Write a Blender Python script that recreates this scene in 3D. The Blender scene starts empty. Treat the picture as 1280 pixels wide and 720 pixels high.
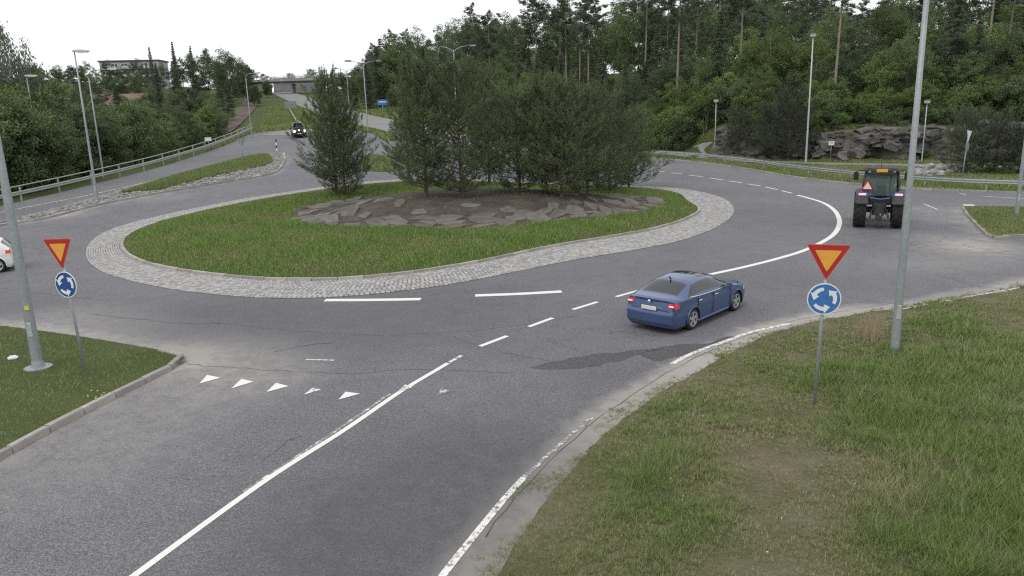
import bpy, bmesh, math, random
import numpy as np
from mathutils import Vector, Matrix
from mathutils.geometry import delaunay_2d_cdt
R = math.radians
PI = math.pi
SC = bpy.context.scene
COL = SC.collection
random.seed(7)
RNG = np.random.default_rng(7)

# ------------------------------------------------------------------ camera, sky, sun, exposure
CAM_H, FPX, PITCH, ROLL = 6.3, 950.0, R(13.3), R(-1.7)
_fw = np.array([0, math.cos(PITCH), -math.sin(PITCH)])
_up0 = np.array([0, math.sin(PITCH), math.cos(PITCH)])
_rt0 = np.array([1.0, 0, 0])
_rt = math.cos(ROLL) * _rt0 + math.sin(ROLL) * _up0
_up = -math.sin(ROLL) * _rt0 + math.cos(ROLL) * _up0
cd = bpy.data.cameras.new('camera')
cam = bpy.data.objects.new('camera', cd)
COL.objects.link(cam)
cd.sensor_width = 36.0
cd.lens = 36.0 * FPX / 1280.0
cd.clip_start, cd.clip_end = 0.1, 4000
cam.matrix_world = Matrix(((_rt[0], _up[0], -_fw[0], 0), (_rt[1], _up[1], -_fw[1], 0), (_rt[2], _up[2], -_fw[2], CAM_H), (0, 0, 0, 1)))
SC.camera = cam

SUN_EL, SUN_AZ = R(56), R(215)          # azimuth clockwise from +Y
world = bpy.data.worlds.new('World')
SC.world = world
world.use_nodes = True
nt = world.node_tree
nt.nodes.clear()
n_out = nt.nodes.new('ShaderNodeOutputWorld')
n_bg = nt.nodes.new('ShaderNodeBackground')
n_sky = nt.nodes.new('ShaderNodeTexSky')
n_sky.sky_type = 'NISHITA'
n_sky.sun_disc = False
n_sky.sun_elevation = SUN_EL
n_sky.sun_rotation = SUN_AZ
n_mix = nt.nodes.new('ShaderNodeMixRGB')
n_mix.inputs[0].default_value = 0.90            # cloud cover: an even white overcast over the blue
n_mix.inputs[2].default_value = (9.9, 10.0, 10.15, 1)
nt.links.new(n_sky.outputs[0], n_mix.inputs[1])
nt.links.new(n_mix.outputs[0], n_bg.inputs[0])
n_bg.inputs[1].default_value = 0.105
nt.links.new(n_bg.outputs[0], n_out.inputs[0])
sd = bpy.data.lights.new('sun', 'SUN')
sd.energy, sd.angle, sd.color = 0.9, R(20), (1, 0.96, 0.9)
sun = bpy.data.objects.new('sun', sd)
COL.objects.link(sun)
_sd = Vector((math.sin(SUN_AZ) * math.cos(SUN_EL), math.cos(SUN_AZ) * math.cos(SUN_EL), math.sin(SUN_EL)))
sun.rotation_euler = _sd.to_track_quat('Z', 'Y').to_euler()
sun.location = _sd * 100
SC.view_settings.view_transform = 'Standard'
SC.view_settings.look = 'None'
SC.view_settings.gamma = 1
SC.view_settings.use_curve_mapping = False
SC.view_settings.exposure = 0.2
SC.cycles.use_denoising = False
SC.cycles.filter_width = 1.25

# ------------------------------------------------------------------ terrain height
FOOT = np.array([(-215, 900), (-82, 380), (-66, 317), (-36, 230), (-9, 150), (8, 113), (17, 97), (23, 88), (33, 81), (46, 72.5), (60, 65), (100, 50), (200, 20)], float)
LRAIL = np.array([(-45, -20), (-41.5, 40), (-38.6, 57), (-37.0, 70), (-36.5, 81), (-37.5, 100), (-41, 124), (-51, 162), (-65, 212), (-99, 330), (-122, 420), (-250, 900)], float)

def sdist(x, y, pl):
    """signed distance to a polyline, positive on its left side when walking from first to last point"""
    x = np.asarray(x, float); y = np.asarray(y, float)
    best = np.full(x.shape, 1e9); sg = np.ones(x.shape)
    for a, b in zip(pl[:-1], pl[1:]):
        d = b - a
        t = np.clip(((x - a[0]) * d[0] + (y - a[1]) * d[1]) / (d @ d), 0, 1)
        qx, qy = x - (a[0] + t * d[0]), y - (a[1] + t * d[1])
        dd = np.hypot(qx, qy)
        s = np.sign(d[0] * qy - d[1] * qx)
        m = dd < best - 1e-9
        best = np.where(m, dd, best); sg = np.where(m, s, sg)
    return best * np.where(sg == 0, 1, sg)

def sstep(a, b, v):
    t = np.clip((v - a) / (b - a), 0, 1)
    return t * t * (3 - 2 * t)

def spl(v, w):
    return w * np.logaddexp(0, v / w)

def hgt(x, y):
    x = np.asarray(x, float); y = np.asarray(y, float)
    ramp = 0.056 * (spl(y - 50, 4) - spl(y - 360, 20))
    side = 1 - sstep(-12, 12, x - np.clip((y - 110) * 0.15, 0, 30))
    z = ramp * side
    d = sdist(x, y, FOOT)                       # right hill, positive beyond the foot
    cl = sstep(21, 26, x)
    z = z + cl * 3.3 * sstep(0.6, 3.2, d) + (0.21 - 0.03 * cl) * (spl(d - 4, 2.5) - spl(d - 95, 15)) * (1 + 0.0 * x)
    dl = sdist(x, y, LRAIL)
    z = z - 3.4 * sstep(1.2, 9, dl) * (1 - sstep(112, 150, y)) + (0.12 - 0.05 * sstep(100, 140, y)) * (spl(dl - 22, 5) - spl(dl - 190, 25))
    z = z + 0.10 * (spl(dl - 2, 2) - spl(dl - 30, 10)) * sstep(100, 140, y)
    return z

def H1(x, y):
    return float(hgt(np.array([x]), np.array([y]))[0])

_T = np.concatenate([np.arange(6, 120, 0.5), np.arange(120, 900, 2.5)])
def ray(px, py):
    d = (px - 640) / FPX * _rt + (360 - py) / FPX * _up + _fw
    return d / d[1]
def P(px, py, dz=0.0):
    """pixel of the photograph -> the point of the ground that it shows"""
    d = ray(px, py)
    f = CAM_H + d[2] * _T - hgt(d[0] * _T, _T) - dz
    k = np.argmax(f < 0)
    if f[k] >= 0: k = len(_T) - 1
    k = max(k, 1)
    t = _T[k - 1] + (_T[k] - _T[k - 1]) * f[k - 1] / (f[k - 1] - f[k] + 1e-12)
    return np.array([d[0] * t, t, CAM_H + d[2] * t])
def P2(*pts):
    return [tuple(P(*p)[:2]) for p in pts]
def AT(px, py, y):
    """point on a pixel's ray at forward distance y"""
    d = ray(px, py)
    return np.array([d[0] * y, y, CAM_H + d[2] * y])
def scale_px(y):
    return FPX / y

# ------------------------------------------------------------------ mesh helpers
def fast_mesh(name, V, F):
    V = np.asarray(V, np.float32); F = np.asarray(F, np.int32)
    me = bpy.data.meshes.new(name)
    n, k = F.shape
    me.vertices.add(len(V)); me.vertices.foreach_set('co', V.ravel())
    me.loops.add(n * k); me.loops.foreach_set('vertex_index', F.ravel())
    me.polygons.add(n); me.polygons.foreach_set('loop_start', np.arange(0, n * k, k, dtype=np.int32))
    me.update(calc_edges=True)
    return me

def link(name, me, mat=None, parent=None, loc=None, smooth=False):
    o = bpy.data.objects.new(name, me)
    COL.objects.link(o)
    if mat is not None and len(me.materials) == 0:
        me.materials.append(mat)
    if parent is not None: o.parent = parent
    if loc is not None: o.location = loc
    if smooth: me.polygons.foreach_set('use_smooth', np.ones(len(me.polygons), bool))
    return o

class MB:
    def __init__(s): s.v = []; s.f = []
    def add(s, vs, fs):
        b = len(s.v); s.v += [tuple(map(float, v)) for v in vs]; s.f += [tuple(b + i for i in f) for f in fs]; return s
    def box(s, c, d, rz=0, taper=1.0):
        x, y, z = (q / 2 for q in d); cs, sn = math.cos(rz), math.sin(rz); vs = []
        for k in (-1, 1):
            t = taper if k > 0 else 1
            for a, b in ((-1, -1), (1, -1), (1, 1), (-1, 1)):
                X, Y = a * x * t, b * y * t
                vs.append((c[0] + X * cs - Y * sn, c[1] + X * sn + Y * cs, c[2] + k * z))
        return s.add(vs, [(3, 2, 1, 0), (4, 5, 6, 7), (0, 1, 5, 4), (1, 2, 6, 5), (2, 3, 7, 6), (3, 0, 4, 7)])
    def tube(s, pts, rad, n=8, caps=True):
        pts = [Vector(p) for p in pts]
        rad = rad if hasattr(rad, '__len__') else [rad] * len(pts)
        vs = []; fs = []
        prev = None
        for i, p in enumerate(pts):
            t = (pts[min(i + 1, len(pts) - 1)] - pts[max(i - 1, 0)]).normalized()
            if prev is None:
                a = t.orthogonal().normalized()
            else:
                a = (prev - t * prev.dot(t)).normalized()
            prev = a; b = t.cross(a)
            for k in range(n):
                w = 2 * PI * k / n
                vs.append(p + (a * math.cos(w) + b * math.sin(w)) * rad[i])
        for i in range(len(pts) - 1):
            for k in range(n):
                fs.append((i * n + k, i * n + (k + 1) % n, (i + 1) * n + (k + 1) % n, (i + 1) * n + k))
        if caps:
            fs.append(tuple(range(n - 1, -1, -1))); fs.append(tuple(range((len(pts) - 1) * n, len(pts) * n)))
        return s.add(vs, fs)
    def lathe(s, prof, n=24, c=(0, 0, 0), axis='z', closed=False):
        """prof: (radius, along) pairs"""
        vs = []; fs = []
        for r, a in prof:
            for k in range(n):
                w = 2 * PI * k / n; u, v = r * math.cos(w), r * math.sin(w)
                q = {'z': (u, v, a), 'x': (a, u, v), 'y': (v, a, u)}[axis]
                vs.append((q[0] + c[0], q[1] + c[1], q[2] + c[2]))
        m = len(prof)
        for i in range(m if closed else m - 1):
            j = (i + 1) % m
            for k in range(n):
                fs.append((i * n + k, i * n + (k + 1) % n, j * n + (k + 1) % n, j * n + k))
        return s.add(vs, fs)
    def prism(s, poly, z0, z1, axis='z', c=(0, 0, 0)):
        """poly in the plane, extruded along axis"""
        n = len(poly); vs = []
        for z in (z0, z1):
            for a, b in poly:
                q = {'z': (a, b, z), 'y': (a, z, b), 'x': (z, a, b)}[axis]
                vs.append((q[0] + c[0], q[1] + c[1], q[2] + c[2]))
        fs = [tuple(range(n - 1, -1, -1)), tuple(range(n, 2 * n))] + [(i, (i + 1) % n, n + (i + 1) % n, n + i) for i in range(n)]
        return s.add(vs, fs)
    def mesh(s, name, bevel=0.0, seg=1):
        me = bpy.data.meshes.new(name)
        me.from_pydata(s.v, [], s.f)
        bm = bmesh.new(); bm.from_mesh(me)
        bmesh.ops.recalc_face_normals(bm, faces=bm.faces)
        if bevel:
            bmesh.ops.bevel(bm, geom=[e for e in bm.edges if len(e.link_faces) == 2 and e.calc_face_angle(0) > 0.5], offset=bevel, segments=seg, affect='EDGES', clamp_overlap=True)
        bm.to_mesh(me); bm.free(); me.update()
        return me
    def build(s, name, mat, parent=None, loc=None, smooth=False, bevel=0.0, seg=1):
        return link(name, s.mesh(name, bevel, seg), mat, parent, loc, smooth)

def tag(o, label=None, cat=None, group=None, kind=None):
    if label: o['label'] = label
    if cat: o['category'] = cat
    if group: o['group'] = group
    if kind: o['kind'] = kind
    return o
def thing(name, label, cat, loc=(0, 0, 0), rz=0, group=None):
    o = bpy.data.objects.new(name, None); COL.objects.link(o)
    o.location = tuple(float(q) for q in loc); o.rotation_euler = (0, 0, rz); o.empty_display_size = 0.3
    return tag(o, label, cat, group)
def copy_tree(o, parent=None):
    c = o.copy(); COL.objects.link(c); c.parent = parent
    for ch in list(o.children): copy_tree(ch, c)
    return c

# ------------------------------------------------------------------ materials
class NT:
    def __init__(s, name):
        s.m = bpy.data.materials.new(name); s.m.use_nodes = True
        s.t = s.m.node_tree; s.b = s.t.nodes['Principled BSDF']; s.o = s.t.nodes['Material Output']
    def n(s, typ, **kw):
        q = s.t.nodes.new(typ)
        for k, v in kw.items(): setattr(q, k, v)
        return q
    def l(s, a, b): s.t.links.new(a, b)
    def coords(s, which='Object'):
        return s.n('ShaderNodeTexCoord').outputs[which]
    def pos(s):
        return s.n('ShaderNodeNewGeometry').outputs['Position']
    def noise(s, vec, scale, detail=4, rough=0.55, out='Fac'):
        q = s.n('ShaderNodeTexNoise'); q.inputs['Scale'].default_value = scale; q.inputs['Detail'].default_value = detail; q.inputs['Roughness'].default_value = rough
        s.l(vec, q.inputs['Vector']); return q.outputs[out]
    def ramp(s, fac, stops):
        q = s.n('ShaderNodeValToRGB'); s.l(fac, q.inputs[0]); e = q.color_ramp.elements
        while len(e) < len(stops): e.new(0.5)
        for i, (p, c) in enumerate(stops):
            e[i].position = p; e[i].color = (c, c, c, 1) if not hasattr(c, '__len__') else (*c, 1)
        return q.outputs[0]
    def mix(s, fac, a, b, mode='MIX'):
        q = s.n('ShaderNodeMixRGB'); q.blend_type = mode
        for i, v in ((0, fac), (1, a), (2, b)):
            if hasattr(v, 'is_linked') or isinstance(v, bpy.types.NodeSocket): s.l(v, q.inputs[i])
            elif hasattr(v, '__len__'): q.inputs[i].default_value = (*v, 1)
            elif i == 0: q.inputs[0].default_value = v
            else: q.inputs[i].default_value = (v, v, v, 1)
        return q.outputs[0]
    def math(s, op, a, b=0.0):
        q = s.n('ShaderNodeMath'); q.operation = op
        for i, v in ((0, a), (1, b)):
            if isinstance(v, bpy.types.NodeSocket): s.l(v, q.inputs[i])
            else: q.inputs[i].default_value = v
        return q.outputs[0]
    def attr(s, name):
        q = s.n('ShaderNodeAttribute'); q.attribute_name = name; return q.outputs['Fac']
    def bump(s, hsock, strength=0.3, dist=0.02):
        q = s.n('ShaderNodeBump'); q.inputs['Strength'].default_value = strength; q.inputs['Distance'].default_value = dist
        s.l(hsock, q.inputs['Height']); s.l(q.outputs[0], s.b.inputs['Normal'])
    def done(s, col=None, rough=0.8, metal=0.0, spec=0.5):
        if col is not None:
            if isinstance(col, bpy.types.NodeSocket): s.l(col, s.b.inputs['Base Color'])
            else: s.b.inputs['Base Color'].default_value = (*col, 1)
        if isinstance(rough, bpy.types.NodeSocket): s.l(rough, s.b.inputs['Roughness'])
        else: s.b.inputs['Roughness'].default_value = rough
        s.b.inputs['Metallic'].default_value = metal
        s.b.inputs['Specular IOR Level'].default_value = spec
        return s.m

def plain(name, col, rough=0.6, metal=0.0, var=0.25, scale=6.0, spec=0.5, emit=None, coat=0.0, bump=0.0):
    """a plain material with a little uneven tone and wear"""
    q = NT(name); c = q.coords()
    f = q.noise(c, scale, 5, 0.6)
    f = q.ramp(f, [(0.3, 1 - var), (0.7, 1 + var * 0.4)])
    col2 = q.mix(1.0, col, f, 'MULTIPLY')
    if emit:
        q.b.inputs['Emission Color'].default_value = (*emit[:3], 1); q.b.inputs['Emission Strength'].default_value = emit[3]
    if coat:
        q.b.inputs['Coat Weight'].default_value = coat; q.b.inputs['Coat Roughness'].default_value = 0.06
    if bump: q.bump(q.noise(c, scale * 8, 4), bump, 0.01)
    return q.done(col2, rough, metal, spec)

def asphalt_mat(name, base, light, patchy=1.0, sand=True):
    q = NT(name); p = q.pos()
    big = q.noise(p, 0.11, 4, 0.6); mid = q.noise(p, 1.3, 5, 0.65); fine = q.noise(p, 11, 4, 0.9); grit = q.noise(p, 34, 2, 0.9)
    c = q.mix(q.ramp(big, [(0.35, 0.0), (0.68, 1.0)]), base, light)
    c = q.mix(q.ramp(mid, [(0.42, 0.0), (0.8, 0.4 * patchy)]), c, tuple(0.62 * v for v in base))
    c = q.mix(1.0, c, q.ramp(fine, [(0.34, 0.66), (0.66, 1.34)]), 'MULTIPLY')
    c = q.mix(1.0, c, q.ramp(grit, [(0.36, 0.42), (0.64, 1.6)]), 'MULTIPLY')
    if sand:
        d = q.attr('dust'); dn = q.noise(p, 2.4, 6, 0.7)
        dm = q.ramp(q.math('MULTIPLY', d, q.ramp(dn, [(0.25, 0.35), (0.75, 1.5)])), [(0.12, 0.0), (0.95, 0.9)])
        c = q.mix(dm, c, (0.37, 0.345, 0.315))
        k = q.attr('dark')
        c = q.mix(q.math('MULTIPLY', k, q.ramp(dn, [(0.2, 0.5), (0.7, 1.0)])), c, tuple(0.52 * v for v in base))
        # fine cracks
        v = q.n('ShaderNodeTexVoronoi', feature='DISTANCE_TO_EDGE'); v.inputs['Scale'].default_value = 0.22
        wv = q.n('ShaderNodeVectorMath', operation='ADD'); q.l(p, wv.inputs[0])
        wc = q.n('ShaderNodeVectorMath', operation='SCALE'); q.l(q.noise(p, 0.9, 5, 0.7, 'Color'), wc.inputs[0]); wc.inputs['Scale'].default_value = 2.2
        q.l(wc.outputs[0], wv.inputs[1]); q.l(wv.outputs[0], v.inputs['Vector'])
        cr = q.math('MULTIPLY', q.ramp(v.outputs['Distance'], [(0.0, 1.0), (0.006, 0.0)]), q.ramp(q.noise(p, 0.07, 2), [(0.52, 0.0), (0.6, 0.75)]))
        c = q.mix(cr, c, (0.045, 0.044, 0.043))
    q.bump(q.noise(p, 55, 3, 0.7), 0.5, 0.012)
    return q.done(c, 0.92, 0, 0.25)

M = {}
M['asphalt'] = asphalt_mat('asphalt_worn', (0.140, 0.139, 0.150), (0.178, 0.177, 0.186))
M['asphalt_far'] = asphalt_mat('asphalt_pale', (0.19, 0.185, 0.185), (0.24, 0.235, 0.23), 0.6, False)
M['asphalt_patch'] = asphalt_mat('asphalt_new', (0.080, 0.079, 0.084), (0.098, 0.097, 0.101), 0.5, False)
def paint_mat(wear):
    q = NT('road_paint'); p = q.pos()
    w = q.noise(p, 7, 6, 0.75); g = q.noise(p, 60, 2, 0.7)
    w = q.math('ADD', q.math('MULTIPLY', w, 0.7), q.math('MULTIPLY', g, 0.3))
    c = q.mix(q.ramp(w, [(wear, 0.0), (wear + 0.05, 1.0)]), (0.70, 0.69, 0.66), (0.19, 0.185, 0.18)) if wear < 1 else (0.7, 0.69, 0.66)
    return q.done(c, 0.7, 0, 0.3)
M['paint'] = paint_mat(0.60); M['paint_worn'] = paint_mat(0.49); M['paint_faint'] = paint_mat(0.43); M['paint_edge'] = paint_mat(0.505); M['crack'] = plain('crack_tar', (0.07, 0.069, 0.07), 0.95, var=.4, scale=3)
def stone_mat(name, a, b, scale=3, bump=0.5, moss=None):
    q = NT(name); c = q.coords(); oi = q.n('ShaderNodeObjectInfo').outputs['Random']
    isl = q.n('ShaderNodeNewGeometry').outputs['Random Per Island']
    f = q.noise(c, scale, 6, 0.65)
    col = q.mix(q.ramp(f, [(0.3, 0.0), (0.7, 1.0)]), a, b)
    col = q.mix(1.0, col, q.ramp(isl, [(0, 0.72), (1, 1.22)]), 'MULTIPLY')
    col = q.mix(1.0, col, q.ramp(oi, [(0, 0.8), (1, 1.15)]), 'MULTIPLY')
    if moss: col = q.mix(q.ramp(q.noise(q.pos(), 1.1, 5, 0.7), [(0.48, 0.0), (0.62, 0.85)]), col, moss)
    q.bump(q.noise(c, scale * 6, 5, 0.7), bump, 0.03)
    return q.done(col, 0.9, 0, 0.3)
M['sett'] = stone_mat('granite_sett', (0.35, 0.34, 0.33), (0.45, 0.44, 0.425), 9, 0.4)
M['joint'] = plain('sett_joint', (0.20, 0.19, 0.175), 0.95, var=0.5, scale=2)
M['kerb'] = stone_mat('granite_kerb', (0.25, 0.235, 0.215), (0.37, 0.35, 0.32), 2.5, 0.5)
M['slab'] = stone_mat('slate_slab', (0.088, 0.080, 0.071), (0.158, 0.145, 0.130), 2.2, 0.8)
M['rock'] = stone_mat('bedrock', (0.075, 0.070, 0.066), (0.20, 0.188, 0.176), 0.8, 1.0, (0.06, 0.062, 0.03))
M['rock_block'] = stone_mat('broken_rock', (0.075, 0.071, 0.067), (0.185, 0.175, 0.165), 1.6, 0.8)
M['rubble'] = stone_mat('rubble', (0.30, 0.29, 0.27), (0.46, 0.45, 0.43), 5, 0.5)
M['gravel'] = stone_mat('gravel', (0.20, 0.195, 0.185), (0.34, 0.33, 0.32), 6, 0.6)
def ground_mat(name, stops, scale=0.35, fine=9):
    q = NT(name); p = q.pos()
    a = q.noise(p, scale, 6, 0.65); b = q.noise(p, fine, 5, 0.75)
    f = q.math('ADD', q.math('MULTIPLY', a, 0.65), q.math('MULTIPLY', b, 0.35))
    c = q.ramp(f, stops)
    c = q.mix(1.0, c, q.ramp(q.noise(p, fine * 5, 3, 0.8), [(0.25, 0.6), (0.75, 1.35)]), 'MULTIPLY')
    q.bump(b, 0.8, 0.06)
    return q.done(c, 0.95, 0, 0.15)
M['soil'] = ground_mat('soil_and_moss', [(0.34, (0.050, 0.058, 0.026)), (0.46, (0.110, 0.112, 0.056)), (0.55, (0.155, 0.138, 0.086)), (0.68, (0.22, 0.180, 0.140))], 0.6, 16)
M['sod'] = ground_mat('sod', [(0.3, (0.045, 0.064, 0.022)), (0.55, (0.075, 0.095, 0.034)), (0.75, (0.12, 0.115, 0.065))], 0.4, 8)
M['forest_floor'] = ground_mat('meadow_and_forest_floor', [(0.3, (0.035, 0.055, 0.016)), (0.52, (0.065, 0.085, 0.028)), (0.72, (0.10, 0.095, 0.055))], 0.12, 3)
M['needle_litter'] = ground_mat('needle_litter', [(0.3, (0.045, 0.036, 0.030)), (0.48, (0.085, 0.070, 0.059)), (0.62, (0.125, 0.105, 0.090)), (0.75, (0.17, 0.145, 0.125))], 0.9, 7)
M['dirt'] = ground_mat('roadside_sand', [(0.25, (0.15, 0.14, 0.125)), (0.5, (0.22, 0.205, 0.185)), (0.75, (0.28, 0.265, 0.24))], 0.6, 10)
M['bank_soil'] = ground_mat('bank_soil', [(0.3, (0.07, 0.052, 0.045)), (0.5, (0.12, 0.09, 0.078)), (0.72, (0.17, 0.14, 0.12))], 0.4, 3)
def leaf_mat(name, dark, light, accent=None, trans=0.35, objvar=0.35):
    q = NT(name); g = q.n('ShaderNodeNewGeometry'); isl = g.outputs['Random Per Island']
    oi = q.n('ShaderNodeObjectInfo').outputs['Random']
    cl = q.noise(q.coords(), 0.9, 3, 0.6)
    f = q.math('ADD', q.math('MULTIPLY', isl, 0.55), q.math('MULTIPLY', q.ramp(cl, [(0.3, 0.0), (0.7, 1.0)]), 0.45))
    c = q.mix(f, dark, light)
    if accent: c = q.mix(q.ramp(isl, [(0.90, 0.0), (0.93, 1.0)]), c, accent)
    c = q.mix(1.0, c, q.ramp(oi, [(0, 1 - objvar), (1, 1 + objvar * 0.7)]), 'MULTIPLY')
    h = q.n('ShaderNodeHueSaturation'); q.l(c, h.inputs['Color'])
    q.l(q.math('ADD', 0.49, q.math('MULTIPLY', q.math('FRACT', q.math('MULTIPLY', oi, 7.31)), 0.02)), h.inputs['Hue'])
    c = h.outputs[0]
    q.done(c, 0.62, 0, 0.3)
    tr = q.n('ShaderNodeBsdfTranslucent'); q.l(c, tr.inputs['Color'])
    ms = q.n('ShaderNodeMixShader'); ms.inputs[0].default_value = trans
    q.l(q.b.outputs[0], ms.inputs[1]); q.l(tr.outputs[0], ms.inputs[2]); q.l(ms.outputs[0], q.o.inputs['Surface'])
    return q.m
M['leaf_dark'] = leaf_mat('leaf_dark', (0.066, 0.092, 0.050), (0.148, 0.192, 0.096))
M['leaf_mid'] = leaf_mat('leaf_mid', (0.082, 0.120, 0.054), (0.190, 0.252, 0.108))
M['leaf_light'] = leaf_mat('leaf_light', (0.095, 0.145, 0.046), (0.225, 0.300, 0.098))
M['leaf_birch'] = leaf_mat('leaf_birch', (0.12, 0.14, 0.10), (0.33, 0.36, 0.29))
M['needle'] = leaf_mat('needle', (0.070, 0.090, 0.058), (0.148, 0.180, 0.108), None, 0.22)
M['needle_far'] = leaf_mat('needle_far', (0.072, 0.090, 0.062), (0.150, 0.178, 0.116), None, 0.22)
M['needle_hero'] = leaf_mat('needle_young', (0.074, 0.104, 0.050), (0.195, 0.240, 0.118), None, 0.25, 0.2)
M['candle'] = plain('pine_candle', (0.24, 0.21, 0.11), 0.8)
M['needle_dead'] = leaf_mat('needle_dead', (0.06, 0.05, 0.03), (0.12, 0.10, 0.06), None, 0.1)
def grass_mat(name, lush, dry):
    q = NT(name); isl = q.n('ShaderNodeNewGeometry').outputs['Random Per Island']; t = q.attr('tint')
    c = q.mix(t, lush, dry)
    c = q.mix(1.0, c, q.ramp(isl, [(0, 0.4), (0.6, 1.0), (1, 1.65)]), 'MULTIPLY')
    c = q.mix(q.ramp(isl, [(0.93, 0), (0.95, 0.6)]), c, (0.25, 0.23, 0.14))
    q.done(c, 0.6, 0, 0.25)
    tr = q.n('ShaderNodeBsdfTranslucent'); q.l(c, tr.inputs['Color'])
    ms = q.n('ShaderNodeMixShader'); ms.inputs[0].default_value = 0.3
    q.l(q.b.outputs[0], ms.inputs[1]); q.l(tr.outputs[0], ms.inputs[2]); q.l(ms.outputs[0], q.o.inputs['Surface'])
    return q.m
M['grass'] = grass_mat('grass_blade', (0.192, 0.268, 0.078), (0.380, 0.342, 0.215))
M['grass_island'] = grass_mat('grass_blade_lush', (0.200, 0.295, 0.078), (0.330, 0.315, 0.150))
def bark_mat(name, a, b, sc=4):
    q = NT(name); c = q.coords(); mp = q.n('ShaderNodeMapping'); mp.inputs['Scale'].default_value = (3, 3, 0.6); q.l(c, mp.inputs[0])
    f = q.noise(mp.outputs[0], sc, 5, 0.7); q.bump(f, 0.8, 0.03)
    return q.done(q.mix(q.ramp(f, [(0.35, 0), (0.65, 1)]), a, b), 0.95, 0, 0.2)
M['bark'] = bark_mat('bark_grey', (0.06, 0.05, 0.042), (0.15, 0.13, 0.11))
M['bark_pine'] = bark_mat('bark_pine', (0.17, 0.14, 0.115), (0.33, 0.285, 0.24))
M['bark_birch'] = bark_mat('bark_birch', (0.10, 0.095, 0.09), (0.45, 0.44, 0.42))
def galv(name, col, rough=0.5, metal=0.6):
    q = NT(name); c = q.coords()
    v = q.n('ShaderNodeTexVoronoi'); v.inputs['Scale'].default_value = 22; q.l(c, v.inputs['Vector'])
    f = q.noise(c, 1.5, 6, 0.7)
    k = q.mix(1.0, q.mix(q.ramp(f, [(0.35, 0.0), (0.7, 0.6)]), col, tuple(0.7 * x for x in col)), q.ramp(v.outputs['Color'], [(0, 0.88), (1, 1.12)]), 'MULTIPLY')
    return q.done(k, rough, metal)
M['galv'] = galv('galvanised_steel', (0.33, 0.36, 0.37), 0.55, 0.35)
M['galv_pale'] = galv('galvanised_pale', (0.48, 0.50, 0.50), 0.5, 0.3)
M['rail'] = galv('guard_rail', (0.44, 0.45, 0.45), 0.5, 0.3)
M['rail_old'] = galv('rail_weathered', (0.36, 0.37, 0.34), 0.6, 0.2)
M['lamp_head'] = plain('lamp_housing', (0.10, 0.10, 0.105), 0.5)
M['lamp_glass'] = plain('lamp_diffuser', (0.80, 0.80, 0.78), 0.3, var=0.05)
M['lamp_shell'] = plain('lamp_shell_pale', (0.62, 0.62, 0.60), 0.4, var=0.1)
M['sign_red'] = plain('sign_red', (0.42, 0.022, 0.020), 0.45, var=0.12)
M['sign_edge'] = plain('sign_edge_red', (0.68, 0.10, 0.06), 0.45, var=0.1)
M['sign_yellow'] = plain('sign_yellow', (0.78, 0.37, 0.055), 0.45, var=0.08)
M['sign_blue'] = plain('sign_blue', (0.045, 0.17, 0.44), 0.45, var=0.12)
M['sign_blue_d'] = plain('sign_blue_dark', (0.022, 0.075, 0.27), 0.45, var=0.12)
M['sign_white'] = plain('sign_white', (0.74, 0.76, 0.78), 0.45, var=0.06)
M['sign_back'] = plain('sign_back', (0.22, 0.25, 0.24), 0.6)
M['sign_green'] = plain('sign_green', (0.10, 0.26, 0.15), 0.5)
M['black'] = plain('black_plastic', (0.018, 0.018, 0.02), 0.5)
M['rubber'] = plain('tyre_rubber', (0.028, 0.027, 0.026), 0.9, var=0.4, scale=5)
M['glass'] = plain('dark_glass', (0.012, 0.016, 0.018), 0.06, var=0.0, spec=0.8)
M['rim'] = plain('alloy_rim', (0.48, 0.49, 0.50), 0.35, 0.5, var=0.15)
M['chrome'] = plain('chrome', (0.8, 0.81, 0.82), 0.15, 0.9, var=0.05)
M['car_blue'] = plain('blue_car_paint', (0.052, 0.090, 0.205), 0.36, 0.3, var=0.10, scale=1.2, coat=0.7)
M['car_white'] = plain('white_car_paint', (0.74, 0.74, 0.72), 0.35, 0, var=0.06, coat=0.6)
M['car_dark'] = plain('dark_car_paint', (0.035, 0.036, 0.040), 0.35, 0.2, var=0.1, coat=0.6)
M['red_lamp'] = plain('tail_lamp_red', (0.55, 0.015, 0.02), 0.25, var=0.1, emit=(1.0, 0.05, 0.06, 0.15))
M['red_lamp_hot'] = plain('tail_lamp_lit', (0.9, 0.5, 0.5), 0.3, var=0.0, emit=(1.0, 0.62, 0.62, 0.35))
M['head_lamp'] = plain('head_lamp_lit', (0.9, 0.9, 0.9), 0.2, var=0, emit=(1.0, 0.98, 0.94, 2.2))
M['clear_lamp'] = plain('clear_lamp', (0.6, 0.62, 0.64), 0.15, var=0.05)
M['plate'] = plain('number_plate', (0.66, 0.66, 0.64), 0.5, var=0.08)
M['underbody'] = plain('underbody', (0.015, 0.015, 0.015), 0.9)
M['concrete'] = plain('concrete', (0.33, 0.33, 0.315), 0.85, var=0.3, scale=0.5)
M['concrete_dark'] = plain('concrete_shade', (0.20, 0.205, 0.21), 0.85, var=0.3, scale=0.5)
M['wall_white'] = plain('render_white', (0.66, 0.66, 0.64), 0.85, var=0.1, scale=0.4)
M['wall_grey'] = plain('render_grey', (0.40, 0.41, 0.43), 0.85, var=0.15, scale=0.4)
M['roof_red'] = plain('roof_tile_red', (0.22, 0.125, 0.105), 0.85, var=0.3, scale=1)
M['roof_dark'] = plain('roof_felt', (0.07, 0.068, 0.068), 0.85)
M['wood'] = plain('pole_wood', (0.20, 0.15, 0.11), 0.9, var=0.35, scale=3)
M['tractor_blue'] = plain('tractor_blue', (0.045, 0.075, 0.20), 0.4, 0.2, var=0.2, coat=0.4)
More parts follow.
